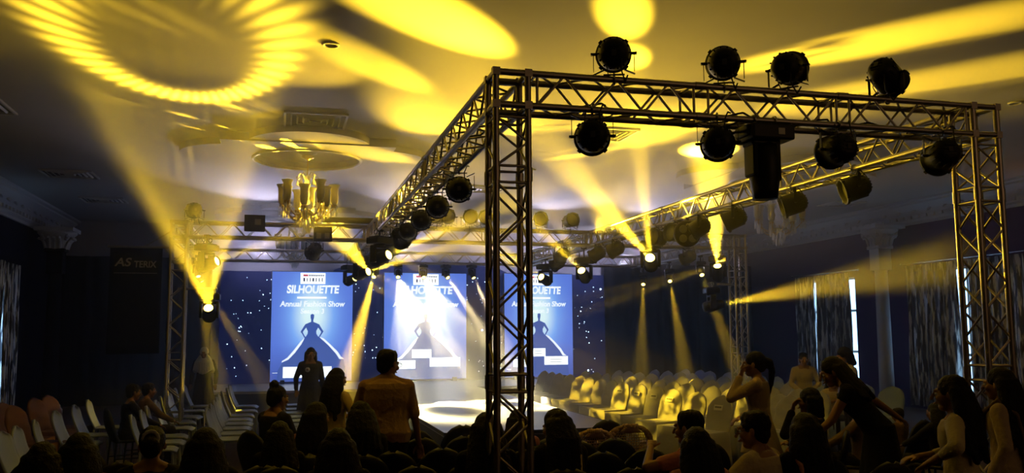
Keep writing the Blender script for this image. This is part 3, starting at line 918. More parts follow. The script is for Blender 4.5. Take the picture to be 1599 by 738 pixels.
# yellow fill spots added without fixtures to brighten ceiling, right beam and right tower
for i, (p, tg, hf, pw) in enumerate((((1.9, 14.5, 3.55), (2.4, 11.5, 4.95), 27, 620), ((5.4, 14.5, 3.55), (5.2, 11.5, 4.95), 27, 620), ((1.9, 11.5, 3.55), (-1.0, 9.5, 4.95), 27, 420), ((5.3, 11.5, 3.55), (8.3, 9.5, 4.95), 27, 420),
                                     ((2.2, 13.0, 3.0), (5.75, 8.6, 3.6), 13, 220), ((2.2, 14.0, 3.1), (5.8, 6.2, 2.9), 6, 600))):
    gobo_light('yellow_fill_lamp', p, tg, R(hf), pw*0.6, YEL, radius=0.10, blend=0.9)

# the large dark moving head hung under the near front beam
t = tag(empty('large_moving_head', (3.61, Y1, ZB)), 'large dark moving head hanging head-down under the near front truss beam', 'moving light')
m = MB(); m.box((0, 0, -0.115), (0.36, 0.30, 0.12)); m.box((0.02, 0, -0.045), (0.30, 0.24, 0.03)); m.box((-0.17, 0, -0.10), (0.06, 0.2, 0.09)); m.build('base', 'black_plastic', t, bevel=0.02)
m = MB(); m.box((0.06, -0.153, -0.115), (0.055, 0.006, 0.05)); m.build('display', 'label_paper', t)
m = MB(); m.box((0.065, 0, -0.32), (0.06, 0.17, 0.34)); m.box((-0.12, 0, -0.30), (0.04, 0.17, 0.3)); m.box((-0.03, 0, -0.19), (0.24, 0.17, 0.05)); m.build('yoke', 'black_plastic', t, bevel=0.02)
m = MB()
m.lathe([(0.0, 0.24), (0.07, 0.24), (0.105, 0.20), (0.118, 0.10), (0.115, -0.02), (0.098, -0.14), (0.092, -0.20), (0.0, -0.20)], 14, (-0.01, 0, -0.42), scale=(1.0, 1.15)); m.build('head', 'black_plastic', t)
m = MB()
for sx in (-0.09, 0.09):
    m.tube((sx, 0, -0.03), (sx, 0, -0.06), 0.012)
    m.path([(sx, 0.036*math.sin(a), 0.036*math.cos(a)) for a in [PI*2*i/10 for i in range(11)]], 0.009, 6)
m.build('clamp', 'chrome', t)
m = MB(); m.path([(-0.16, -0.05, -0.10), (-0.30, -0.08, -0.13), (-0.36, -0.03, -0.16), (-0.42, 0.0, -0.08)], 0.012, 6); m.path([(0.18, 0, -0.08), (0.35, 0.02, 0.0), (0.52, 0.02, 0.02)], 0.006, 6); m.build('cable', 'cable_black', t)

# cable looms tied along the beams
def loom(pts, beam, r=0.008):
    m = MB(); m.path([Vector(p)-beam.location for p in pts], r, 6); m.build('cable_loom', 'cable_black', beam)
loom([(X1+0.3+i*0.13, Y1+0.10+0.08*math.sin(i*1.3), ZB-0.0+0.035+0.03*math.sin(i*2.1)) for i in range(31)], B_F)
loom([(X1+0.12+0.04*math.sin(i), Y1+0.3+i*0.25, ZB+0.04+0.03*math.sin(i*1.7)) for i in range(36)], B_L)
loom([(X2-0.12+0.05*math.sin(i), Y1+0.3+i*0.25, ZB-0.035-0.02*abs(math.sin(i*1.1))) for i in range(36)], B_R, 0.007)

# black banner beside the far left tower
t = tag(empty('banner', (-2.32, Y2+0.02, 0)), 'black banner reading AS TERIX hung beside the far left tower', 'banner')
m = MB(); m.grid(lambda u, v: (-0.40+0.80*u, 0.012*math.sin(u*9+v*3), 1.55+1.72*v), 12, 12); m.build('cloth', 'black_drape', t, solid=0.006)
M['sign_ink'] = mat('sign_ink', (0.55, 0.50, 0.42), 0.6)
text('AS', 0.19, (-0.20, -0.03, 3.03), t, 'lettering', 'sign_ink', 1.1, 0.2, 0.004)
text('TERIX', 0.15, (0.14, -0.03, 3.0), t, 'lettering', 'sign_ink', 0.85, 0.05, 0.003)
m = MB(); m.box((0.0, -0.02, 2.86), (0.66, 0.004, 0.008)); m.build('underline', 'sign_ink', t)
m = MB(); m.tube((-0.44, 0, 3.29), (0.51, 0, 3.29), 0.02); m.tube((0.12, 0, 3.3), (0.5, 0, 3.55), 0.014); m.build('hanging_bar', 'aluminium', t)

# ------------------------------------------------------------------ ceiling: medallions, vents, downlights
def medallion(cx, cy, label):
    t = tag(empty('ceiling_medallion', (cx, cy, CZ)), label, 'ceiling moulding', 'ceiling medallions over the chandeliers')
    zt, zb = 0.0, -0.13
    a = 1.35; rc = 0.90
    # square panel with a round recess
    n = 48
    m = MB(); out = []; inn = []
    for i in range(n):
        th = 2*PI*i/n+PI/4
        c, s_ = math.cos(th), math.sin(th); k_ = a/max(abs(c), abs(s_))
        out.append((c*k_, s_*k_)); inn.append((rc*c, rc*s_))
    vs = [(x, y, zb) for x, y in out]+[(x, y, zb) for x, y in inn]+[(x, y, zt) for x, y in out]+[(x, y, -0.005) for x, y in inn]
    fs = []
    for i in range(n):
        j = (i+1) % n
        fs += [(i, j, n+j, n+i), (i, 2*n+i, 2*n+j, j), (n+i, n+j, 3*n+j, 3*n+i)]
    m.add(vs, fs); m.build('square_panel', 'plaster', t)
    m = MB()
    m.grid(lambda u, v: ((rc+0.03*math.cos(v*2*PI))*math.cos(u*2*PI), (rc+0.03*math.cos(v*2*PI))*math.sin(u*2*PI), zb+0.03*math.sin(v*2*PI)), 48, 7, close_u=True); m.build('ring_moulding', 'moulding', t)
    for k_ in range(4):
        q = Matrix.Rotation(k_*PI/2, 3, 'Z')
        rl = 0.95; dlt = 1.12
        m = MB()
        a0 = math.acos((a-dlt)/rl) if abs((a-dlt)/rl) < 1 else PI/2
        pts = [(dlt+rl*math.cos(th), rl*math.sin(th)) for th in [-a0+2*a0*i/24 for i in range(25)]]
        m.prism([(p[0], p[1]) for p in pts], zb+0.02, zt, xf=lambda x, y, z: tuple(q @ Vector((x, y, z)))); m.build('lobe', 'plaster', t)
    m = MB(); m.lathe([(0.16, -0.005), (0.16, -0.02), (0.06, -0.05), (0.02, -0.09)], 20); m.build('rose', 'moulding', t)


medallion(0.38, 15.15, 'plaster ceiling medallion with round recess over the near left chandelier')
medallion(9.45, 15.2, 'plaster ceiling medallion over the chandelier behind the large moving head')
medallion(0.38, 24.0-0.9, 'plaster ceiling medallion near the stage, over the far blue-lit chandelier')


def vent(cx, cy, wx, wy, label, slats=9, rz=0.0):
    t = tag(empty('ceiling_vent', (cx, cy, CZ), rz), label, 'ceiling vent', 'air vents in the ceiling')
    m = MB(); m.box((0, 0, -0.004), (wx, wy, 0.006)); m.build('backing', 'black_plastic', t)
    m = MB()
    for s_ in (-1, 1):
        m.box((s_*wx/2, 0, -0.015), (0.03, wy+0.03, 0.03)); m.box((0, s_*wy/2, -0.015), (wx+0.03, 0.03, 0.03))
    m.build('frame', 'white_trim', t)
    m = MB()
    n = 5
    for i in range(1, n):       # four-way diffuser: nested tilted louvres
        fx, fy_ = wx*(1-i/n)/2, wy*(1-i/n)/2
        for s_ in (-1, 1):
            m.box((s_*fx, 0, -0.02), (0.004, 2*fy_, 0.035), rot=Matrix.Rotation(s_*0.7, 3, 'Y'))
            m.box((0, s_*fy_, -0.02), (2*fx, 0.004, 0.035), rot=Matrix.Rotation(-s_*0.7, 3, 'X'))
    m.build('louvre', 'white_trim', t)


vent(0.42, 12.75, 0.86, 0.86, 'square louvred ceiling vent above the near left chandelier')
vent(4.85, 12.6, 0.8, 0.8, 'louvred ceiling vent behind the par can hanging left on the front beam')
vent(-4.0, 18.2, 0.9, 0.8, 'dark ceiling vent at the left, nearer of the two there')
vent(-4.0, 21.6, 0.9, 0.8, 'dark ceiling vent at the left, farther of the two there')
vent(-4.1, 12.9, 0.9, 0.9, 'ceiling vent cut off by the left edge of the photo')
vent(13.2, 18.4, 0.8, 0.8, 'ceiling vent right of the side beam, near the white column')
vent(4.2, 18.2, 0.8, 0.8, 'small ceiling vent above the cross beam behind the near tower')
def downlight(x, y, label, r=0.09):
    t = tag(empty('downlight', (x, y, CZ)), label, 'downlight', 'recessed ceiling downlights')
    m = MB(); m.lathe([(r*0.72, -0.002), (r*0.76, -0.02), (r, -0.022), (r*1.06, -0.012), (r*1.06, 0)], 24); m.build('ring', 'white_trim', t)
    m = MB(); m.lathe([(0, -0.003), (r*0.72, -0.003), (r*0.72, -0.006), (0, -0.006)], 20); m.build('bulb_recess', 'black_plastic', t)
downlight(0.45, 9.3, 'round recessed downlight in the ceiling, upper left')
downlight(9.67, 9.55, 'round recessed downlight in the ceiling near the right edge')
downlight(4.55, 15.8, 'tiny recessed downlight in the ceiling behind the cross beam')


# ------------------------------------------------------------------ chandeliers
def glass_mat(name, col, alpha, emit=0.0):
    """frosted or cut glass: scatters light through itself and lets some of the view pass"""
    m = bpy.data.materials.new(name); m.use_nodes = True; nt = m.node_tree
    for n in list(nt.nodes): nt.nodes.remove(n)
    N = nt.nodes.new; L = nt.links.new
    out = N('ShaderNodeOutputMaterial'); df = N('ShaderNodeBsdfDiffuse'); tl = N('ShaderNodeBsdfTranslucent'); gl = N('ShaderNodeBsdfGlossy'); tr = N('ShaderNodeBsdfTransparent')
    for n in (df, tl, gl): n.inputs['Color'].default_value = (*col, 1)
    gl.inputs['Roughness'].default_value = 0.15
    a_ = N('ShaderNodeMixShader'); a_.inputs[0].default_value = 0.5; L(df.outputs[0], a_.inputs[1]); L(tl.outputs[0], a_.inputs[2])
    b_ = N('ShaderNodeMixShader'); b_.inputs[0].default_value = 0.2; L(a_.outputs[0], b_.inputs[1]); L(gl.outputs[0], b_.inputs[2])
    c_ = N('ShaderNodeMixShader'); c_.inputs[0].default_value = alpha; L(tr.outputs[0], c_.inputs[1]); L(b_.outputs[0], c_.inputs[2])
    L(c_.outputs[0], out.inputs['Surface'])
    M[name] = m
glass_mat('shade_glass', (0.95, 0.90, 0.75), 0.9)
glass_mat('crystal', (0.95, 0.92, 0.85), 0.75)
mat('brass', (0.55, 0.40, 0.14), 0.3, 1.0)
mat('candle_tube', (0.85, 0.80, 0.65), 0.5)


def make_chandelier():
    t = empty('chandelier')
    # origin on the ceiling
    m = MB(); m.lathe([(0.10, -0.09), (0.11, -0.12), (0.03, -0.16), (0.012, -0.17)], 16); m.tube((0, 0, -0.16), (0, 0, -0.42), 0.010); m.build('hanging_rod', 'brass', t)
    m = MB(); m.lathe([(0.015, -0.42), (0.05, -0.46), (0.03, -0.50), (0.06, -0.58), (0.035, -0.66), (0.07, -0.74), (0.04, -0.82), (0.09, -0.90), (0.11, -0.96), (0.05, -1.02), (0.12, -1.08), (0.14, -1.12), (0.0, -1.16)], 14); m.build('glass_stem', 'crystal', t)
    for i in range(5):                       # upper scrolls with bell drops
        q = Matrix.Rotation(2*PI*i/5+0.3, 3, 'Z')
        m = MB()
        pts = [q @ Vector((0.03+0.13*u-0.0*u, 0, -0.52+0.13*math.sin(u*2.6))) for u in [j/7 for j in range(8)]]
        pts += [q @ Vector((0.16+0.035*math.cos(a), 0, -0.46+0.035*math.sin(a))) for a in (0.5, -0.6, -1.6, -2.6)]
        m.path(pts, 0.011, 6); sc = m.build('scroll', 'crystal', t)
        m = MB(); m.lathe([(0.004, -0.50), (0.02, -0.54), (0.035, -0.59), (0.0, -0.60)], 8, q @ Vector((0.17, 0, 0))); m.build('bell_drop', 'crystal', sc)
    for i in range(10):
        rr_ = 0.46 if i % 2 == 0 else 0.34; dz = 0.0 if i % 2 == 0 else -0.07
        q = Matrix.Rotation(2*PI*i/10+0.15, 3, 'Z')
        m = MB()
        m.path([q @ Vector((0.05+(rr_-0.05)*u, 0, -1.02+dz-0.14*math.sin(u*PI)+0.06*u)) for u in [j/9 for j in range(10)]], 0.012, 6)
        c = q @ Vector((rr_, 0, 0))
        m.lathe([(0.02, -0.97+dz), (0.045, -0.94+dz), (0.055, -0.92+dz), (0.02, -0.90+dz)], 10, c)
        ar = m.build('arm', 'brass', t)
        m = MB(); zb = -0.91+dz
        m.lathe([(0.035, zb), (0.062, zb+0.05), (0.068, zb+0.14), (0.062, zb+0.22), (0.070, zb+0.29), (0.100, zb+0.345), (0.098, zb+0.347), (0.066, zb+0.29), (0.058, zb+0.22), (0.064, zb+0.14), (0.058, zb+0.05), (0.031, zb+0.004)], 14, c); m.build('shade', 'shade_glass', ar)
        m = MB(); m.lathe([(0.016, zb), (0.016, zb+0.12), (0.022, zb+0.15), (0.012, zb+0.20), (0, zb+0.21)], 8, c); m.build('candle', 'candle_tube', ar)
        m = MB()
        for j in range(7):
            a = 2*PI*j/7; p = c+Vector((0.055*math.cos(a), 0.055*math.sin(a), 0))
            m.lathe([(0.002, zb-0.01), (0.011, zb-0.05), (0.004, zb-0.085), (0.010, zb-0.13), (0.006, zb-0.19), (0, zb-0.20)], 5, p, smooth=False)
        m.build('drops', 'crystal', ar)
    m = MB()
    for k_, (r_, z, n) in enumerate(((0.17, -1.10, 16), (0.12, -1.20, 12), (0.06, -1.28, 8))):
        for j in range(n):
            a = 2*PI*j/n+k_*0.3
            m.lathe([(0.003, z), (0.013, z-0.05), (0.012, z-0.10), (0, z-0.155)], 5, (r_*math.cos(a), r_*math.sin(a), 0), smooth=False)
    m.lathe([(0.17, -1.08), (0.18, -1.10), (0.16, -1.11)], 20)
    m.build('crystal_basket', 'crystal', t)
    return t


CH = make_chandelier()
KIDS[CH.name] = kids(CH)
for c in KIDS[CH.name]: KIDS[c.name] = kids(c)
CH.location = (0.38, 15.0, CZ); tag(CH, 'glowing yellow glass chandelier with tulip shades hanging under the left ceiling medallion', 'chandelier', 'crystal chandeliers')
tag(dup(CH, (9.45, 15.2, CZ), 0.5), 'glass chandelier partly hidden behind the large dark moving head', 'chandelier', 'crystal chandeliers')
tag(dup(CH, (0.30, 23.1, CZ), 0.9), 'far bluish chandelier hanging in front of the left lit screen', 'chandelier', 'crystal chandeliers')

# ------------------------------------------------------------------ haze filling the hall
hz = bpy.data.materials.new('theatrical_haze'); hz.use_nodes = True
nt = hz.node_tree
for n in list(nt.nodes): nt.nodes.remove(n)
o_ = nt.nodes.new('ShaderNodeOutputMaterial'); vsn = nt.nodes.new('ShaderNodeVolumeScatter')
vsn.inputs['Density'].default_value = HAZE; vsn.inputs['Anisotropy'].default_value = 0.35; vsn.inputs['Color'].default_value = (1, 1, 1, 1)
nt.links.new(vsn.outputs[0], o_.inputs['Volume'])
hz.volume_intersection_method if False else None
m = MB(); m.box((4.7, 16.35, 2.475), (15.8, 18.9, 4.93)); ho = m.build('haze', hz); ho['kind'] = 'stuff'
tag(ho, 'thin theatrical haze filling the hall and showing the light beams', 'haze')

# ------------------------------------------------------------------ chairs
mat('cover_grey', (0.38, 0.38, 0.41), 0.75, noise=(3, (0.32, 0.32, 0.36), 0.5), bump=(14, 0.35), sheen=0.3)
mat('cover_blue_lit', (0.24, 0.32, 0.58), 0.75, noise=(3, (0.20, 0.27, 0.52), 0.5), bump=(14, 0.35), sheen=0.3)  # grey covers with the blue light on them put into the colour
mat('cover_rust', (0.13, 0.048, 0.028), 0.8, noise=(3, (0.10, 0.04, 0.028), 0.5), bump=(14, 0.35))
mat('plastic_blue', (0.28, 0.33, 0.42), 0.45)
mat('plastic_dark', (0.010, 0.011, 0.015), 0.5, spec=0.3)
mat('plastic_beige', (0.42, 0.27, 0.15), 0.5)


def shell(t, mt_seat, mt_back, w0=0.43, top=0.88, rounded=0.55, thick=0.022, lean=0.14, names=('seat', 'backrest'), dish=0.03):
    """moulded seat and rounded back; origin on the floor under the seat's centre, front towards +Y"""
    m = MB()
    def seat(u, v):
        x = (u-0.5)*w0*(0.94+0.10*v)
        y = -0.20+0.42*v
        z = 0.45-0.025*math.sin(PI*min(1, v*1.1))*(1-(2*u-1)**2)-0.035*max(0, v-0.85)/0.15*1.0
        return (x, y, z)
    m.grid(seat, 9, 9); m.build(names[0], mt_seat, t, solid=thick)
    m = MB()
    def back(u, v):
        z = 0.45+(top-0.45)*v
        k = 1.0 if v < rounded else math.sqrt(max(0.0, 1-((v-rounded)/(1-rounded))**2))
        x = (u-0.5)*w0*1.0*max(k, 0.12)
        y = -0.20-lean*v-0.05*math.sin(v*PI*0.9)*0.6+dish*(2*u-1)**2
        return (x, y, z)
    m.grid(back, 11, 14); m.build(names[1], mt_back, t, solid=thick)


def four_legs(t, mt, x=0.185, yf=0.17, yb=-0.19, r=0.016, splay=0.03):
    for sx in (-1, 1):
        for y in (yf, yb):
            m = MB(); m.tube((sx*x, y, 0.44), (sx*(x+splay), y+(splay if y > 0 else -splay), 0.0), r+0.003, r-0.002, n=8); m.build('leg', mt, t)


def make_plastic(mt, label=None):
    t = empty('plastic_chair'); shell(t, mt, mt, top=0.87, rounded=0.70); four_legs(t, mt); return t


def make_dark():
    t = empty('hall_chair'); shell(t, 'plastic_dark', 'plastic_dark', w0=0.47, top=0.87, rounded=0.45, thick=0.035, lean=0.10)
    four_legs(t, 'black_metal', r=0.012)
    for sx in (-1, 1):
        m = MB(); m.tube((sx*0.19, -0.2, 0.22), (sx*0.19, 0.18, 0.22), 0.009, n=6); m.build('stretcher', 'black_metal', t)
    return t


def make_lattice():
    t = empty('lattice_chair')
    m = MB(); m.grid(lambda u, v: ((u-0.5)*0.44, -0.20+0.42*v, 0.44-0.02*math.sin(PI*v)), 7, 7); m.build('seat', 'plastic_beige', t, solid=0.02)
    def P(u, v):
        z = 0.45+0.42*v; k = 1.0 if v < 0.55 else math.sqrt(max(0, 1-((v-0.55)/0.45)**2))
        return Vector(((u-0.5)*0.50*max(k, 0.1), -0.22-0.12*v+0.05*(2*u-1)**2, z))
    m = MB()
    for ub in (0.0, 0.06, 0.94, 1.0): m.path([P(ub, v/12) for v in range(13)], 0.016, 8)
    m.path([P(u/10, 1-0.02) for u in range(11)], 0.02, 8)
    m.grid(lambda u, v: P(0.2+0.6*u, 0.82+0.16*v), 7, 4)
    m.build('back_frame', 'plastic_beige', t, solid=0.012)
    m = MB()
    for i in range(14): m.path([P(0.12+0.76*i/13, v) for v in (0.1, 0.3, 0.5, 0.66, 0.84)], 0.0045, 4)
    for j in range(12): m.path([P(u, 0.12+0.70*j/11) for u in (0.04, 0.3, 0.5, 0.7, 0.96)], 0.0045, 4)
    m.build('back_lattice', 'plastic_beige', t)
    for sx in (-1, 1):
        m = MB(); m.path([(sx*0.25, -0.2, 0.66), (sx*0.28, 0.0, 0.66), (sx*0.27, 0.17, 0.63), (sx*0.25, 0.2, 0.45)], 0.02, 8); m.build('armrest', 'plastic_beige', t)
    four_legs(t, 'plastic_beige', x=0.21, r=0.02); return t


def make_covered(mt, tagged):
    """chair under a stretch cover: rounded hood over the back, pad and a skirt to the floor"""
    t = empty('covered_chair')
    m = MB()
    def hood(u, v):
        a = 2*PI*u
        z = 0.40+0.56*v
        k = 1.0 if v < 0.62 else math.sqrt(max(0.0, 1-((v-0.62)/0.38)**2))
        wx, wy = 0.225*max(k, 0.05)*(1+0.05*math.sin(v*3)), 0.040*max(k, 0.25)
        y = -0.20-0.17*v
        cx_ = math.copysign(abs(math.cos(a))**0.7, math.cos(a)); sy_ = math.copysign(abs(math.sin(a))**0.8, math.sin(a))
        return (wx*cx_, y+wy*sy_+0.02*(1-cx_*cx_)*-1+0.006*math.sin(v*19+a*2), z)
    m.grid(hood, 20, 16, close_u=True)
    m.f.append(tuple(len(m.v)-20+i for i in range(20))); m.m.append(0); m.sm.append(True)
    bk = m.build('back_cover', mt, t)
    m = MB()
    m.grid(lambda u, v: ((u-0.5)*0.46, -0.20+0.44*v, 0.475-0.02*math.sin(PI*u)*math.sin(PI*v)), 8, 8)
    m.build('seat_cover', mt, t, solid=0.03)
    m = MB()
    base = [(-0.235, -0.22), (-0.235, 0.24), (0.235, 0.24), (0.235, -0.22)]
    def skirt(u, v):
        q = u*4; i = int(q) % 4; f = q-int(q)
        (xa, ya), (xb, yb) = base[i], base[(i+1) % 4]
        x, y = xa+(xb-xa)*f, ya+(yb-ya)*f
        z = 0.475*(1-v)+0.01
        fl = 1+0.07*v+0.015*v*math.sin(u*62)
        return (x*fl, y*fl-0.01*v, z)
    m.grid(skirt, 56, 5, close_u=True); m.build('skirt', mt, t, solid=0.006)
    if tagged:
        m = MB(); m.box((0, -0.268, 0.80), (0.155, 0.004, 0.075), rot=Matrix.Rotation(R(17), 3, 'X'))
        tg = m.build('paper_tag', 'label_paper', t)
        m = MB()
        for i in range(6): m.box((-0.05+0.02*i, -0.2655, 0.805), (0.012, 0.003, 0.022), rot=Matrix.Rotation(R(17), 3, 'X'))
        m.build('tag_print', 'black_plastic', tg)
    return t


protos = {'plain': lambda: make_covered('cover_grey', False), 'tagged': lambda: make_covered('cover_grey', True), 'blue': lambda: make_covered('cover_blue_lit', False), 'rust': lambda: make_covered('cover_rust', False),
          'plastic': lambda: make_plastic('plastic_blue'), 'dark': make_dark, 'lattice': make_lattice}
made = {}


def chair(kind, x, y, rz, label, group, z=0.0, cat='chair'):
    if kind not in made:
        o = protos[kind](); made[kind] = o
        KIDS[o.name] = kids(o)
        for c in KIDS[o.name]: KIDS[c.name] = kids(c)
        o.location = (x, y, z); o.rotation_euler = (0, 0, rz)
    else: o = dup(made[kind], (x, y, z), rz)
    return tag(o, label, cat, group)


rc = random.Random(21)
# right block: rows along the catwalk, everyone faces the catwalk (-X)
def ordn(i): return ORD[i]
front = [(11.15, 'tagged'), (12.0, 'plain'), (12.75, 'tagged'), (13.45, 'tagged'), (14.15, 'tagged'), (14.85, 'tagged'), (15.5, 'plain'), (16.1, 'plain'), (16.7, 'plain'), (17.3, 'plain'), (18.0, 'plain'), (18.65, 'plain'), (19.3, 'plain'), (19.95, 'plain')]
for i, (y, k_) in enumerate(front):
    chair(k_, 5.70+rc.uniform(-.03, .03), y, PI/2+0.30+rc.uniform(-.10, .10), 'grey %schair beside the catwalk\'s right edge, %s from the audience end' % ('paper-tagged covered ' if k_ == 'tagged' else 'covered ', ordn(i)), 'covered chairs in the row along the catwalk')
for r_, (x, y0, n, kd) in enumerate(((6.60, 11.3, 13, 'plain'), (7.50, 11.5, 13, 'plain'), (8.35, 12.0, 12, 'blue'), (9.25, 12.2, 12, 'blue'))):
    for i in range(n):
        y = y0+i*0.68+rc.uniform(-.04, .04)
        if abs(x-8.69) < 0.55 and 14.9 < y < 16.0: continue
        chair(kd, x+rc.uniform(-.05, .05), y, PI/2+0.28+rc.uniform(-.12, .12), '%s covered chair, %s row right of the catwalk, %s from the audience end' % ('bluish' if kd == 'blue' else 'grey', ORD[r_+1], ordn(i)), 'covered chairs in the %s row on the right' % ORD[r_+1])
# a short block at the right, before the far window
for r_, (px, py, kd) in enumerate(((1212, 597, 'plain'), (1228, 592, 'blue'), (1250, 596, 'blue'), (1276, 598, 'blue'), (1205, 618, 'plain'), (1240, 560+60, 'plain'))):
    q = at(px, py, Z=0.96)
    chair(kd, q.x, q.y, PI/2+0.25, 'covered chair before the far curtained window, %s of that small group' % ORD[r_], 'covered chairs before the far window')
# left block: plastic chairs in rows, all facing the catwalk (+X)
LG = 'pale blue chairs left of the catwalk'
rows = [(-2.50, [12.75, 13.7, 14.75], 'outermost'), (-2.45, [10.15, 10.75, 11.5], 'outer near'), (-1.42, [11.8, 12.5, 13.2], 'second'), (-1.50, [14.3, 15.2, 16.2, 17.4, 18.5], 'second far'),
        (-0.62, [12.6, 13.3, 14.0, 14.7, 15.4, 16.2, 17.1, 18.2], 'third'), (0.28, [12.9, 13.6, 14.2, 14.9, 15.6, 16.4, 17.2, 18.2], 'fourth'), (1.15, [12.4, 13.1, 13.8, 14.5, 15.3, 16.1, 17.0, 18.0], 'innermost')]
for x, ys, nm in rows:
    for i, y in enumerate(ys):
        chair('plastic', x+rc.uniform(-.03, .03), y, -PI/2+rc.uniform(-.12, .12), 'pale blue chair, %s row left of the catwalk, %s from the near end' % (nm, ORD[i]), LG)
for i, (px, py) in enumerate(((22, 640), (46, 628), (64, 632), (92, 620), (112, 616))):
    q = at(px, py, Z=0.96)
    chair('rust', q.x, q.y, -PI/2-0.3, 'reddish covered chair in the dark at the far left, %s from the photo edge' % ORD[i], 'reddish covered chairs at the far left')
# dark hall chairs seen from behind, facing the stage, along the bottom of the photo
dark_px = [[(574, 676), (612, 674), (651, 671), (719, 664), (947, 656)],
           [(497, 690), (601, 684), (657, 684), (725, 681), (860, 686), (901, 690), (962, 685), (1107, 690)],
           [(469, 712), (618, 705), (689, 700), (868, 712), (941, 706), (1015, 701)],
           [(410, 728), (530, 731), (654, 728), (737, 724), (880, 734), (992, 731), (1045, 728), (120, 704), (60, 716), (190, 722), (1290, 716), (1400, 722)]]
for r_, row in enumerate(dark_px):
    for i, (px, py) in enumerate(sorted(row)):
        q = at(px, py, Z=0.875)
        chair('dark', q.x-0.0, q.y+0.31, rc.uniform(-.1, .1), 'dark audience chair back, %s row from the stage, %s from the left' % (ORD[r_], ORD[i]), 'dark chairs of the audience')
for i, (px, py) in enumerate(((926, 672), (990, 664))):
    q = at(px, py, Z=0.87)
    chair('lattice', q.x, q.y+0.33, 0.1-0.2*i, ('beige lattice-back plastic chair beside the long-haired seated woman', 'beige lattice-back plastic chair just left of the person in pink')[i], 'beige lattice chairs')


# ------------------------------------------------------------------ people
def smat(name, col, **k): return mat(name, col, k.pop('rough', 0.7), **k)
mat('skin_brown', (0.30, 0.155, 0.085), 0.5, spec=0.35)
mat('skin_tan', (0.40, 0.22, 0.13), 0.5, spec=0.35)
mat('hair_black', (0.004, 0.003, 0.003), 0.62, spec=0.22, bump=(90, 0.5))
mat('eye_white', (0.7, 0.7, 0.68), 0.3)
mat('eye_dark', (0.01, 0.008, 0.006), 0.2)
mat('lip', (0.25, 0.07, 0.06), 0.5)
CL = {'bright': (0.85, 0.83, 0.74), 'tan': (0.36, 0.21, 0.10), 'cream': (0.55, 0.46, 0.24), 'white': (0.62, 0.60, 0.50), 'black': (0.010, 0.010, 0.012), 'dark': (0.013, 0.012, 0.015), 'pink': (0.50, 0.17, 0.14), 'peach': (0.62, 0.27, 0.15),
      'yellow': (0.60, 0.46, 0.16), 'brown': (0.14, 0.09, 0.055), 'rust': (0.30, 0.05, 0.04), 'navy': (0.02, 0.025, 0.06), 'beige': (0.45, 0.34, 0.20)}
for k_, v_ in CL.items(): mat('cloth_'+k_, v_, 0.85, bump=(25, 0.4), sheen=0.2 if sum(v_) > 0.3 else 0.0, spec=0.5 if sum(v_) > 0.3 else 0.15)


def ball(m, c, r, sc=(1, 1, 1), n=12, rot=None):
    q = rot if rot is not None else Matrix.Identity(3)
    rings = 8
    vs = []; fs = []
    vs.append(Vector(c)+q @ Vector((0, 0, -r*sc[2])))
    for j in range(1, rings):
        a = -PI/2+PI*j/rings
        for i in range(n):
            t = 2*PI*i/n
            vs.append(Vector(c)+q @ Vector((r*sc[0]*math.cos(a)*math.cos(t), r*sc[1]*math.cos(a)*math.sin(t), r*sc[2]*math.sin(a))))
    vs.append(Vector(c)+q @ Vector((0, 0, r*sc[2])))
    for i in range(n): fs.append((0, 1+(i+1) % n, 1+i))
    for j in range(rings-2):
        for i in range(n):
            a = 1+j*n+i; b = 1+j*n+(i+1) % n
            fs.append((a, b, b+n, a+n))
    L = len(vs)-1
    for i in range(n): fs.append((L, L-n+i, L-n+(i+1) % n))
    m.add(vs, fs, 0, True)


def cap(m, a, b, r1, r2, n=12):
    """tapered limb with round ends"""
    a, b = Vector(a), Vector(b)
    ball(m, a, r1, n=n); ball(m, b, r2, n=n)
    if (b-a).length > 1e-4: m.tube(a, b, r1, r2, n=n)


def remesh(o, vox, smooth=2):
    md = o.modifiers.new('join', 'REMESH'); md.mode = 'VOXEL'; md.voxel_size = vox; md.use_smooth_shade = True
    if smooth:
        s_ = o.modifiers.new('smooth', 'SMOOTH'); s_.iterations = smooth; s_.factor = 0.5


def ik(a, t, l1, l2, hint):
    a, t, hint = Vector(a), Vector(t), Vector(hint)
    d = t-a; L = min(d.length, (l1+l2)*0.995); d.normalize()
    t = a+d*L
    x = (l1*l1-l2*l2+L*L)/(2*L)
    hgt = math.sqrt(max(0, l1*l1-x*x))
    h_ = hint-d*hint.dot(d)
    h_.normalize()
    return a+d*x+h_*hgt, t


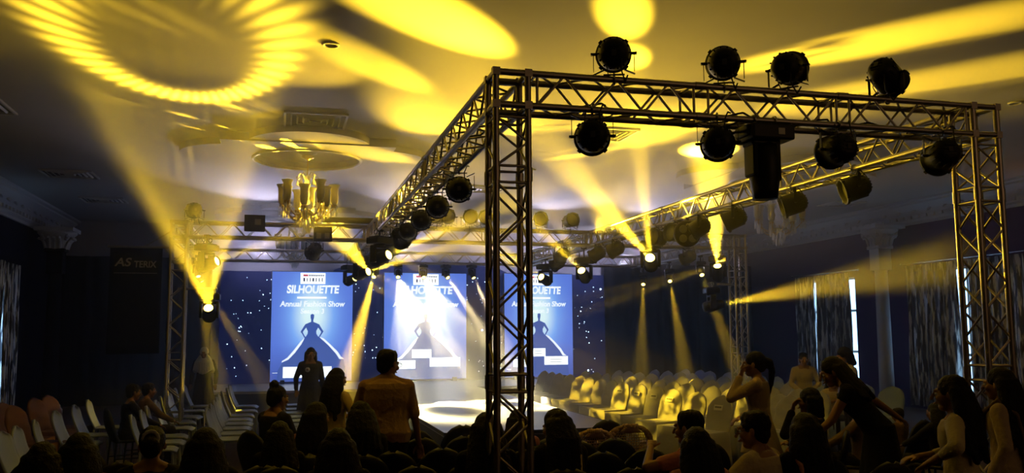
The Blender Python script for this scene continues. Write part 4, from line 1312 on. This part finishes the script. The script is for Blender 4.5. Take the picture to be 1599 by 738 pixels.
def person(label, x, y, rz, top_z, pose='sit', top='tan', bottom='dark', skin='skin_brown', hair='short', lean=0.08, twist=0.0, side=0.0, head=(0, 0), hands=None,
           hem=0.0, sleeve=0.95, extras=(), build=1.0, fine=False, dup_col=None, hair_mat='hair_black'):
    """stands or sits at x, y facing rz (0 = towards the stage); top_z is the height of the crown"""
    t = tag(empty('person', (x, y, 0), rz), label, 'person')
    if pose == 'stand':
        s = top_z/1.70/ (1.0 if abs(lean) < 0.3 else 0.93); hipz = 0.92*s
    else:
        s = 1.0*(top_z-0.50)/0.80; hipz = 0.52
    hip = Vector((0, -0.02 if pose == 'sit' else 0, hipz))
    T = Matrix.Rotation(twist, 3, 'Z') @ Matrix.Rotation(-lean, 3, 'X') @ Matrix.Rotation(side, 3, 'Y')
    def P(v): return hip + T @ (Vector(v)*s)
    b_ = build
    # torso cross-sections: z, half width, half depth, y shift
    tor = [(-0.06, 0.150, 0.10, 0), (0.02, 0.168, 0.115, -0.005), (0.12, 0.145, 0.10, 0), (0.22, 0.138, 0.095, 0), (0.32, 0.158, 0.112, 0.005), (0.41, 0.172, 0.108, 0), (0.465, 0.155, 0.085, -0.008), (0.50, 0.085, 0.06, -0.01)]
    def torso(m, inf=0.0, z0=-1, z1=9, flare=0.0, wmul=1.0):
        secs = [q for q in tor if z0 <= q[0] <= z1]
        n = 20; vs = []
        for z, wx, wy, dy in secs:
            for i in range(n):
                a = 2*PI*i/n
                ww = wx*(b_ if z < 0.4 else 1+(b_-1)*0.5); wy_ = wy*b_
                vs.append(P(((ww+inf)*math.copysign(abs(math.cos(a))**0.85, math.cos(a)), dy+(wy_+inf)*math.sin(a), z)))
        fs = [(k*n+i, k*n+(i+1) % n, (k+1)*n+(i+1) % n, (k+1)*n+i) for k in range(len(secs)-1) for i in range(n)]
        fs += [tuple(range(n))[::-1], tuple(range((len(secs)-1)*n, len(secs)*n))]
        m.add(vs, fs, 0, True)
    shl = {sx: P((sx*0.168*(1+(b_-1)*0.4), -0.005, 0.44)) for sx in (-1, 1)}
    neck = P((0, -0.01, 0.49)); hb = P((0, 0.01, 0.575))
    Hq = T @ Matrix.Rotation(lean*0.7, 3, 'X') @ Matrix.Rotation(head[0], 3, 'Z') @ Matrix.Rotation(head[1], 3, 'X')
    hc_ = hb + Hq @ Vector((0, 0.015, 0.056))*s
    def Hp(v): return hc_ + Hq @ (Vector(v)*s*1.08)
    # arms
    hands = hands or {}
    arms = {}
    for sx in (-1, 1):
        if pose == 'sit': dft = (Vector((sx*0.12, 0.36, hipz+0.12*s)), Vector((sx*0.5, -0.6, -0.5)))
        else: dft = (Vector((sx*0.25, 0.06, hipz-0.04)), Vector((sx*0.4, -1, 0)))
        hd, hint = hands.get(sx, dft)
        el, wr = ik(shl[sx], hd, 0.285*s, 0.25*s, hint)
        arms[sx] = (shl[sx], el, wr)
    # legs
    legs = {}
    for sx in (-1, 1):
        hj = hip+Vector((sx*0.085*s, 0, -0.03))
        if pose == 'stand':
            kn = Vector((sx*0.09*s, 0.02, 0.50*s)); an = Vector((sx*0.10*s, -0.02, 0.085*s))
        else:
            kn = Vector((sx*0.11, 0.40*s, 0.50)); an = Vector((sx*0.11, 0.42*s, 0.09))
        legs[sx] = (hj, kn, an)
    m = MB()
    torso(m)
    cap(m, neck, hb, 0.056*s, 0.052*s)
    for sx in (-1, 1):
        cap(m, P((sx*0.03, -0.015, 0.515)), P((sx*0.135, -0.01, 0.452)), 0.042*s, 0.050*s)
    # head: skull, face, jaw, nose, ears, brow, lips
    ball(m, Hp((0, -0.012, 0.035)), 0.088*s, (0.86, 1.06, 0.98), 16, Hq)
    ball(m, Hp((0, 0.018, -0.015)), 0.075*s, (0.84, 0.98, 1.15), 14, Hq)
    ball(m, Hp((0, 0.040, -0.078)), 0.042*s, (1.0, 0.9, 0.75), 12, Hq)
    cap(m, Hp((0, 0.093, 0.012)), Hp((0, 0.110, -0.026)), 0.009*s, 0.0135*s, 8)
    cap(m, Hp((-0.03, 0.082, 0.026)), Hp((0.03, 0.082, 0.026)), 0.013*s, 0.013*s, 8)
    cap(m, Hp((-0.014, 0.088, -0.055)), Hp((0.014, 0.088, -0.055)), 0.009*s, 0.009*s, 8)
    for sx in (-1, 1):
        ball(m, Hp((sx*0.078, -0.005, 0.0)), 0.030*s, (0.35, 0.7, 1.05), 8, Hq)
        ball(m, Hp((sx*0.04, 0.062, -0.02)), 0.026*s, (1, 0.8, 0.9), 8, Hq)
        a0, el, wr = arms[sx]
        cap(m, a0, el, 0.050*s*b_**0.5, 0.038*s); cap(m, el, wr, 0.038*s, 0.025*s)
        d = (wr-el).normalized()
        # hand: palm, thumb, four unequal curled fingers
        up = Vector((0, 0, 1)) if abs(d.z) < 0.8 else Vector((0, 1, 0))
        wdt = d.cross(up).normalized(); nrm = wdt.cross(d).normalized()
        pc = wr+d*0.045*s
        cap(m, wr, wr+d*0.03*s, 0.022*s, 0.024*s, 8)
        for q in (-1, 0, 1): cap(m, pc+wdt*q*0.020*s-d*0.02*s, pc+wdt*q*0.026*s+d*0.035*s, 0.014*s, 0.012*s, 8)
        for q, ln in ((-1.5, 0.058), (-0.5, 0.070), (0.5, 0.075), (1.5, 0.066)):
            f0 = pc+wdt*q*0.0185*s+d*0.038*s
            f1 = f0+(d*0.9-nrm*0.35)*ln*0.5*s
            f2 = f1+(d*0.55-nrm*0.8)*ln*0.5*s
            cap(m, f0, f1, 0.0095*s, 0.0085*s, 6); cap(m, f1, f2, 0.0085*s, 0.0070*s, 6)
        th = pc-wdt*sx*0.030*s-d*0.015*s
        cap(m, th, th-wdt*sx*0.028*s+d*0.03*s, 0.011*s, 0.010*s, 6); cap(m, th-wdt*sx*0.028*s+d*0.03*s, th-wdt*sx*0.030*s+d*0.058*s-nrm*0.01*s, 0.0095*s, 0.008*s, 6)
        hj, kn, an = legs[sx]
        cap(m, hj, kn, 0.080*s*b_, 0.052*s); cap(m, kn, an, 0.052*s, 0.036*s)
        cap(m, an+Vector((0, -0.02, -0.05)), an+Vector((0, 0.13*s, -0.055)), 0.034*s, 0.026*s, 10)
    body = m.build('body', skin, t)
    remesh(body, 0.007 if fine else 0.011, 1)
    # face details
    for sx in (-1, 1):
        e_ = MB(); ball(e_, Hp((sx*0.031, 0.077, 0.008)), 0.0125*s, (1.2, 0.8, 0.75), 10, Hq); eo = e_.build('eye', 'eye_white', body)
        e_ = MB(); ball(e_, Hp((sx*0.031, 0.0855, 0.008)), 0.006*s, n=8); e_.build('iris', 'eye_dark', eo)
    e_ = MB(); ball(e_, Hp((0, 0.0955, -0.056)), 0.018*s, (1.1, 0.28, 0.32), 10, Hq); e_.build('mouth', 'lip', body)
    # shoes
    for sx in (-1, 1):
        an = legs[sx][2]; e_ = MB()
        cap(e_, an+Vector((0, -0.025, -0.045)), an+Vector((0, 0.14*s, -0.053)), 0.043*s, 0.034*s, 10)
        e_.box(an+Vector((0, 0.05, -0.08)), (0.085*s, 0.25*s, 0.018)); so = e_.build('shoe', 'cloth_black', t); remesh(so, 0.012, 1)
    # top garment with sleeves
    m = MB(); torso(m, 0.016, z0=-0.06 if not hem else -0.06, z1=0.48)
    if hem:
        if pose == 'stand':
            m.grid(lambda u, v: tuple(hip*(1-v)+Vector((0, 0, hipz-hem*s))*v*1.0 + Vector(((0.185+0.05*v)*s*b_*math.cos(2*PI*u), (0.135+0.06*v)*s*math.sin(2*PI*u), 0.03*(1-v)+0.012*math.sin(u*40)*v))) if False else
                   tuple(Vector((0, 0, hipz+0.03-(hem*s+0.03)*v))+Vector(((0.187+0.06*v+0.010*v*math.sin(u*44))*s*b_*math.cos(2*PI*u), (0.137+0.07*v+0.010*v*math.sin(u*44))*s*math.sin(2*PI*u), 0))), 40, 8, close_u=True)
            n0 = len(m.v); m.f.append(tuple(n0-40+i for i in range(40))); m.m.append(0); m.sm.append(True); m.f.append(tuple(n0-320+i for i in range(40))[::-1]); m.m.append(0); m.sm.append(True)
        else:
            for sx in (-1, 1): cap(m, legs[sx][0]+Vector((0, 0, 0.0)), legs[sx][1]*0.8+legs[sx][0]*0.2, 0.105*s, 0.085*s)
    for sx in (-1, 1):
        a0, el, wr = arms[sx]
        ball(m, a0-Vector((0, 0, 0.012*s)), 0.064*s*b_**0.5)
        cap(m, P((sx*0.055, -0.012, 0.495)), P((sx*0.145, -0.008, 0.452)), 0.040*s, 0.058*s)
        if sleeve <= 0.5: cap(m, a0, a0.lerp(el, sleeve*2), 0.064*s, 0.056*s)
        else:
            cap(m, a0, el, 0.064*s*b_**0.5, 0.052*s); cap(m, el, el.lerp(wr, (sleeve-0.5)*2), 0.052*s, 0.041*s)
    # folds across the back and collar
    for i in range(4):
        zz = 0.06+0.08*i
        cap(m, P((-0.10+0.04*i, -0.108*b_, zz)), P((0.05, -0.108*b_, zz+0.04*(-1)**i)), 0.013*s, 0.008*s, 6)
    for a in range(10):
        c0 = 2*PI*a/10; c1 = 2*PI*(a+1)/10
        cap(m, P((0.062*math.cos(c0), -0.008+0.056*math.sin(c0), 0.495)), P((0.062*math.cos(c1), -0.008+0.056*math.sin(c1), 0.495)), 0.012*s, 0.012*s, 6)
    so = m.build('shirt' if not hem else 'kurta', 'cloth_'+top, t); remesh(so, 0.011 if fine else 0.015, 1)
    # lower garment
    m = MB()
    if bottom.startswith('skirt_'):
        m.grid(lambda u, v: ((0.17+0.14*v+0.014*v*math.sin(u*70))*s*math.cos(2*PI*u), (0.125+0.14*v+0.014*v*math.sin(u*70))*s*math.sin(2*PI*u), (hipz+0.08)*(1-v)+0.03*v), 48, 10, close_u=True)
        n0 = len(m.v); m.f.append(tuple(n0-48+i for i in range(48))); m.m.append(0); m.sm.append(True); m.f.append(tuple(n0-480+i for i in range(48))[::-1]); m.m.append(0); m.sm.append(True)
        so = m.build('skirt', 'cloth_'+bottom[6:], t); remesh(so, 0.015, 1)
    else:
        ball(m, hip+Vector((0, 0, -0.02)), 0.13*s*b_, (1.32, 0.95, 0.9))
        for sx in (-1, 1):
            hj, kn, an = legs[sx]
            cap(m, hj, kn, 0.096*s*b_, 0.070*s); cap(m, kn, an+Vector((0, 0, 0.0)), 0.070*s, 0.056*s)
        so = m.build('trousers', 'cloth_'+bottom, t); remesh(so, 0.015, 1)
    # hair
    m = MB()
    ball(m, Hp((0, -0.024, 0.046)), 0.100*s, (0.90, 1.06, 0.98), 18, Hq)
    if hair in ('long', 'loose'):
        for i in range(9):
            a = PI*(0.06+0.88*i/8)+PI
            x_, y_ = 0.082*math.cos(a), -0.02+0.085*math.sin(a)
            p0 = Hp((x_, y_, 0.03)); p1 = Hp((x_*1.12, y_*1.15-0.005, -0.10)); ln = 0.34 if hair == 'long' else 0.22
            p1 = p1+T @ Vector((x_*0.2, -0.02, 0))*s; p2 = p1+T @ Vector((x_*0.6, -0.035, -ln*(0.8+0.2*math.sin(i*2.0))))*s
            cap(m, p0, p1, 0.038*s, 0.044*s, 8); cap(m, p1, p2, 0.044*s, 0.026*s, 8)
    elif hair == 'bob':
        for i in range(9):
            a = PI*(0.0+1.0*i/8)+PI
            x_, y_ = 0.082*math.cos(a), -0.02+0.085*math.sin(a)
            cap(m, Hp((x_, y_, 0.03)), Hp((x_*1.15, y_*1.1, -0.12)), 0.034*s, 0.028*s, 8)
    elif hair in ('bun', 'topbun'):
        ball(m, Hp((0, -0.07, 0.0)), 0.075*s, (0.95, 0.8, 1), 12, Hq)
        c = Hp((0, -0.125, 0.03)) if hair == 'bun' else Hp((0, -0.055, 0.135))
        ball(m, c, 0.052*s, (1.15, 0.85, 0.9), 12, Hq)
        for i in range(7):
            a0 = 2*PI*i/7; a1 = 2*PI*(i+1)/7
            cap(m, c+Hq @ Vector((0.040*math.cos(a0), 0, 0.040*math.sin(a0)))*s, c+Hq @ Vector((0.040*math.cos(a1), 0.01, 0.040*math.sin(a1)))*s, 0.016*s, 0.016*s, 6)
    elif hair == 'pony':
        ball(m, Hp((0, -0.07, 0.0)), 0.075*s, (0.95, 0.8, 1), 12, Hq)
        p = [Hp((0, -0.10, 0.05)), Hp((0, -0.155, 0.03)), Hp((0, -0.17, -0.06)), Hp((0.01, -0.155, -0.17)), Hp((0.0, -0.14, -0.27))]
        for i in range(4): cap(m, p[i], p[i+1], (0.03, 0.036, 0.036, 0.028)[i]*s, (0.036, 0.036, 0.028, 0.012)[i]*s, 8)
    elif hair == 'short':
        ball(m, Hp((0, -0.055, -0.01)), 0.078*s, (1.0, 0.75, 1.0), 12, Hq)
        for i in range(12):
            a = 2*PI*i/12; cap(m, Hp((0.05*math.cos(a), -0.02+0.06*math.sin(a), 0.105)), Hp((0.065*math.cos(a), -0.02+0.08*math.sin(a), 0.085)), 0.022*s, 0.02*s, 6)
    if hair != 'hijab':
        so = m.build('hair', hair_mat, t)
        remesh(so, 0.009, 7)
        dm = so.modifiers.new('strands', 'DISPLACE'); tx = bpy.data.textures.get('hairtex') or bpy.data.textures.new('hairtex', 'CLOUDS'); tx.noise_scale = 0.03
        dm.texture = tx; dm.strength = 0.012; dm.mid_level = 0.5
    else:
        m = MB(); ball(m, Hp((0, -0.022, 0.040)), 0.108*s, (0.90, 1.02, 1.04), 18, Hq)
        for i in range(24):
            a = 2*PI*i/24
            p0 = Hp((0.072*math.cos(a), -0.02+0.075*math.sin(a), -0.06 if math.sin(a) < 0.5 else -0.115)); p1 = P((0.16*math.cos(a), 0.01+0.115*math.sin(a), 0.44)); p2 = P((0.205*math.cos(a), 0.02+0.15*math.sin(a), 0.26+0.04*math.sin(a*3)))
            cap(m, p0, p1, 0.035*s, 0.044*s, 8); cap(m, p1, p2, 0.044*s, 0.034*s, 8)
        so = m.build('headscarf', 'cloth_'+dup_col, t); remesh(so, 0.011, 2)
    for ex in extras: ex(t, Hp, P, s, arms, Hq)
    return t


def glasses(t, Hp, P, s, arms, Hq):
    m = MB()
    for sx in (-1, 1):
        m.path([Hp((sx*0.033+0.024*math.cos(a), 0.103, 0.008+0.019*math.sin(a))) for a in [2*PI*i/12 for i in range(13)]], 0.0022*s, 5)
        m.tube(Hp((sx*0.057, 0.10, 0.012)), Hp((sx*0.085, 0.0, 0.012)), 0.0022*s, n=5)
    m.tube(Hp((-0.009, 0.104, 0.012)), Hp((0.009, 0.104, 0.012)), 0.0022*s, n=5)
    m.build('glasses', 'black_plastic', t)


def badge(t, Hp, P, s, arms, Hq):
    m = MB(); c = P((0.07, 0.13, 0.36)); m.lathe([(0, 0), (0.045, 0), (0.045, 0.006), (0, 0.006)], 20, c, Matrix.Rotation(R(-90), 3, 'X')); bo = m.build('badge', 'label_paper', t)
    m = MB(); m.lathe([(0, 0.006), (0.014, 0.007), (0, 0.009)], 10, c, Matrix.Rotation(R(-90), 3, 'X')); m.build('badge_mark', 'cloth_rust', bo)
    m = MB(); m.path([P((0.05, 0.10, 0.47)), P((0.06, 0.13, 0.40)), c], 0.004, 5); m.path([P((-0.05, 0.10, 0.47)), P((0.0, 0.125, 0.33))], 0.004, 5); m.build('lanyard', 'cloth_black', t)


def scrunchie(col, off=(0, -0.11, 0.03), r=0.045):
    def f(t, Hp, P, s, arms, Hq):
        m = MB()
        for i in range(12):
            a0, a1 = 2*PI*i/12, 2*PI*(i+1)/12
            cap(m, Hp((off[0]+r*math.cos(a0), off[1], off[2]+r*math.sin(a0))), Hp((off[0]+r*math.cos(a1), off[1], off[2]+r*math.sin(a1))), 0.014*s, 0.014*s, 6)
        m.build('scrunchie', 'cloth_'+col, t)
    return f


def dupatta(col, side_=1):
    def f(t, Hp, P, s, arms, Hq):
        m = MB()
        pts = [P((side_*0.07, 0.15, 0.25)), P((side_*0.085, 0.125, 0.42)), P((side_*0.10, 0.0, 0.525)), P((side_*0.09, -0.12, 0.42)), P((side_*0.075, -0.155, 0.22)), P((side_*0.07, -0.17, 0.02))]
        for a, b in zip(pts[:-1], pts[1:]):
            for o_ in (-0.04, -0.013, 0.013, 0.04): cap(m, a+Vector((o_*s, 0, 0)), b+Vector((o_*s, 0, 0)), 0.018*s, 0.018*s, 6)
        so = m.build('scarf', 'cloth_'+col, t); remesh(so, 0.009, 2)
    return f


def phone(sx, mt='black_plastic'):
    def f(t, Hp, P, s, arms, Hq):
        wr = arms[sx][2]; d = (wr-arms[sx][1]).normalized()
        c = wr+d*0.09*s
        m = MB(); m.box(c+Vector((0, 0.02, 0.02)), (0.075, 0.012, 0.15)); m.build('phone', mt, t)
    return f


def seat_for(x, y, rz, label):
    # the chair goes a little behind the sitter's hips
    chair('dark', x, y, rz, label, 'dark chairs under seated people')


def sit(px, py, label, cl, top_z=1.28, rz=0.0, chair_lab=None, Y=None, **k):
    q = at(px, py, Z=top_z) if Y is None else at(px, py, Y=Y)
    z = top_z if Y is None else q.z
    # the crown is a little forward of the hips
    x, y = q.x+math.sin(rz)*0.07, q.y-math.cos(rz)*0.07
    person(label, x, y, rz, z, 'sit', **k)
    seat_for(x-0.0, y-0.0, rz, cl)


def stand(px, py, label, top_z=1.65, rz=0.0, Y=None, **k):
    q = at(px, py, Z=top_z) if Y is None else at(px, py, Y=Y)
    person(label, q.x, q.y, rz, q.z if Y is not None else top_z, 'stand', **k)


V = Vector
# standing figures
stand(604, 543, 'heavy-set man in a light brown shirt standing with his back to us', 1.72, rz=-0.15, top='tan', bottom='dark', hair='short', head=(-0.75, -0.1), build=1.28, fine=True, sleeve=0.45, extras=(glasses,),
      hands={1: (V((0.30, 0.08, 0.84)), V((0.5, -1, 0))), -1: (V((-0.12, 0.28, 1.0)), V((-1, -0.3, -0.4)))})
stand(485, 541, 'woman in dark uniform with a round white badge standing before the left screen', 1.62, rz=PI+0.1, top='dark', bottom='dark', hair='bob', hem=0.42, skin='skin_brown', extras=(badge,), hands={-1: (V((-0.25, 0.03, 0.78)), V((-0.6, -1, 0)))})
stand(320, 541, 'woman in a white headscarf and dark gown standing by the far left tower', 1.60, rz=PI-0.1, top='black', bottom='skirt_black', hair='hijab', dup_col='bright', hem=0.5)
stand(521, 573, 'girl with long black hair in a yellow kurta standing left of the heavy-set man', 1.47, rz=-0.9, top='yellow', bottom='cream', hair='long', hem=0.40, sleeve=0.7, Y=9.4, fine=True,
      hands={1: (V((0.16, 0.24, 0.92)), V((0.8, -0.5, -0.4))), -1: (V((-0.06, 0.26, 0.98)), V((-0.8, -0.5, -0.4)))})
stand(1183, 547, 'standing girl with tied-back hair, tan top, one hand raised to her face', 1.66, rz=0.95, top='beige', bottom='dark', hair='pony', hem=0.25, sleeve=0.95, fine=True, lean=0.04,
      hands={-1: (V((-0.10, 0.17, 1.40)), V((-0.5, 0.6, -1))), 1: (V((0.16, 0.20, 0.98)), V((0.6, -0.6, -0.4)))})
stand(1253, 549, 'young man in a pale shirt standing in front of the far curtained window', 1.55, rz=PI-0.35, top='cream', bottom='dark', hair='short', Y=13.2, extras=(), hands={1: (V((0.08, 0.18, 0.84)), V((0.9, -0.4, 0))), -1: (V((-0.08, 0.18, 0.86)), V((-0.9, -0.4, 0)))})
stand(1326, 540, 'dark-haired person in a white top holding up a phone right of the far window', 1.66, rz=1.2, top='white', bottom='dark', hair='bob', Y=10.9, head=(0.1, -0.25), sleeve=0.45,
      hands={1: (V((0.10, 0.32, 1.27)), V((0.5, -0.2, -1))), -1: (V((-0.08, 0.32, 1.27)), V((-0.5, -0.2, -1)))}, extras=(phone(1),))
stand(1368, 556, 'woman in a black dress bending over with bare arms, in front of the white column', 1.60, rz=0.95, top='black', bottom='skirt_black', hair='loose', lean=0.62, fine=True, sleeve=0.12, head=(0.2, -0.15), Y=6.9,
      hands={1: (V((0.42, -0.22, 1.02)), V((0.6, -0.9, 0.2))), -1: (V((-0.15, 0.58, 0.88)), V((-0.5, -0.2, -1)))})
stand(1494, 583, 'standing woman with long dark hair and cream top near the right edge', 1.62, rz=0.75, top='cream', bottom='beige', hair='long', hem=0.45, fine=True, sleeve=0.72, lean=0.05, Y=4.85,
      hands={-1: (V((-0.30, 0.16, 1.02)), V((-1, -0.3, -0.3))), 1: (V((0.14, 0.28, 1.0)), V((0.8, -0.6, -0.4)))})
stand(1566, 572, 'long-haired woman with a brown scarf at the very right edge, behind the cream top', 1.62, rz=0.55, top='beige', bottom='brown', hair='long', hem=0.45, lean=0.03, Y=5.35, extras=(dupatta('brown', -1),))
# seated figures
sit(437, 599, 'woman with a high hair bun sitting in profile left of the girl in yellow', 'dark chair under the woman with the high bun', 1.33, rz=-0.9, top='dark', hair='topbun', fine=True)
sit(497, 625, 'seated woman in a pink top in front of the girl in yellow', 'dark chair under the woman in the pink top', 1.28, rz=-0.3, top='pink', hair='loose', sleeve=0.3, head=(-0.5, 0))
sit(563, 624, 'dark-clothed seated person directly left of the heavy-set man', 'dark chair under the person left of the heavy-set man', 1.29, top='dark', hair='loose', head=(0.3, -0.1))
sit(527, 665, 'seated person with loose hair and a peach scarf at the bottom of the photo', 'dark chair under the person with the peach scarf', 1.26, top='dark', hair='loose', extras=(dupatta('peach', -1),))
sit(322, 664, 'dark seated figure with a bit of yellow scarf on the right shoulder', 'dark chair under the figure with the yellow scarf', 1.26, top='black', hair='loose', extras=(dupatta('yellow', 1),))
sit(240, 662, 'dark seated figure with a pale hair band, left of the figure with the yellow scarf', 'dark chair under the figure with the pale hair band', 1.26, top='black', hair='bun', extras=(scrunchie('white', (0, -0.10, 0.06)),))
sit(128, 672, 'dark seated figure in a red top near the lower left corner', 'dark chair under the figure in the red top', 1.25, top='rust', hair='loose')
sit(70, 686, 'dark seated figure in black at the lower left corner', 'dark chair under the figure at the lower left corner', 1.22, top='black', hair='loose')
sit(437, 655, 'black silhouette of a seated person between the yellow-scarf and peach-scarf figures', 'dark chair under the black silhouette', 1.30, top='black', hair='loose', Y=7.2)
sit(757, 641, 'seated person in black just left of the near truss tower', 'dark chair left of the near truss tower', 1.28, top='black', hair='loose')
sit(806, 637, 'seated person in a pink top seen through the near truss tower', 'dark chair behind the near truss tower', 1.30, top='pink', hair='loose', Y=7.6)
sit(868, 635, 'woman with long straight dark hair sitting just right of the near truss tower', 'dark chair under the long-haired woman right of the tower', 1.29, top='dark', hair='long', head=(0.5, -0.2), extras=(dupatta('yellow', 1),))
sit(1070, 637, 'seated person with a pink shawl turned to the left, beside the beige chair', 'dark chair under the person with the pink shawl', 1.29, rz=0.7, top='pink', hair='short', sleeve=0.3, extras=(dupatta('peach', -1),), fine=True, hands={-1: (V((-0.12, 0.30, 1.0)), V((-1, 0, -0.5)))})
sit(1082, 663, 'long-haired woman in pink seen from behind, in front of the pink shawl', 'dark chair under the long-haired woman in pink', 1.26, rz=0.05, top='pink', hair='long', sleeve=0.3)
sit(1172, 638, 'man in glasses and a cream shirt sitting in three-quarter back view', 'dark chair under the man in glasses', 1.31, rz=0.6, top='cream', hair='short', extras=(glasses,), fine=True, build=1.1, head=(0.3, -0.05), hands={-1: (V((-0.22, 0.32, 0.80)), V((-1, -0.2, -0.5)))})
sit(1258, 603, 'seated woman holding a hand to her face, orange clip in her hair', 'dark chair under the woman with a hand to her face', 1.30, rz=0.9, top='dark', hair='bob', extras=(scrunchie('peach', (0, -0.09, -0.04)),), hands={-1: (V((-0.10, 0.20, 1.06)), V((-0.4, 0.6, -1))), 1: (V((0.14, 0.28, 0.72)), V((0.8, -0.4, -0.4)))}, fine=True)
sit(1250, 641, 'seated dark-haired woman in black with an orange strap on the left shoulder', 'dark chair under the woman with the orange strap', 1.29, top='black', hair='long', extras=(dupatta('peach', -1),))
sit(1303, 583, 'girl in a pale yellow top sitting facing us before the far window', 'dark chair under the girl in pale yellow', 1.26, rz=PI-0.25, top='cream', hair='loose', Y=12.0, hands={1: (V((0.04, 0.22, 0.80)), V((0.9, -0.3, -0.3))), -1: (V((-0.04, 0.22, 0.83)), V((-0.9, -0.3, -0.3)))}, sleeve=0.4)
sit(1328, 618, 'man in a dark khaki shirt sitting in profile right of the woman in black', 'dark chair under the man in khaki', 1.27, rz=0.9, top='brown', hair='short', Y=8.2)
sit(1395, 636, 'small seated person in the dark behind the woman in cream', 'dark chair in the dark behind the woman in cream', 1.2, rz=0.3, top='brown', hair='short', Y=8.6)
sit(1452, 628, 'dark seated person half hidden by the woman in cream', 'dark chair half hidden by the woman in cream', 1.22, rz=0.3, top='dark', hair='loose', Y=8.0)
sit(213, 598, 'small person in the dark left of the far left tower, nearer the wall', 'dark chair left of the far left tower, nearer the wall', 1.24, rz=-1.2, top='dark', hair='short', Y=13.0)
sit(237, 596, 'small person in the dark beside the far left tower', 'dark chair beside the far left tower', 1.24, rz=-1.2, top='brown', hair='short', Y=13.6)
sit(1590, 655, 'dark seated person cut off by the right edge of the photo', 'dark chair cut off by the right edge of the photo', 1.22, top='brown', hair='short', Y=7.0)
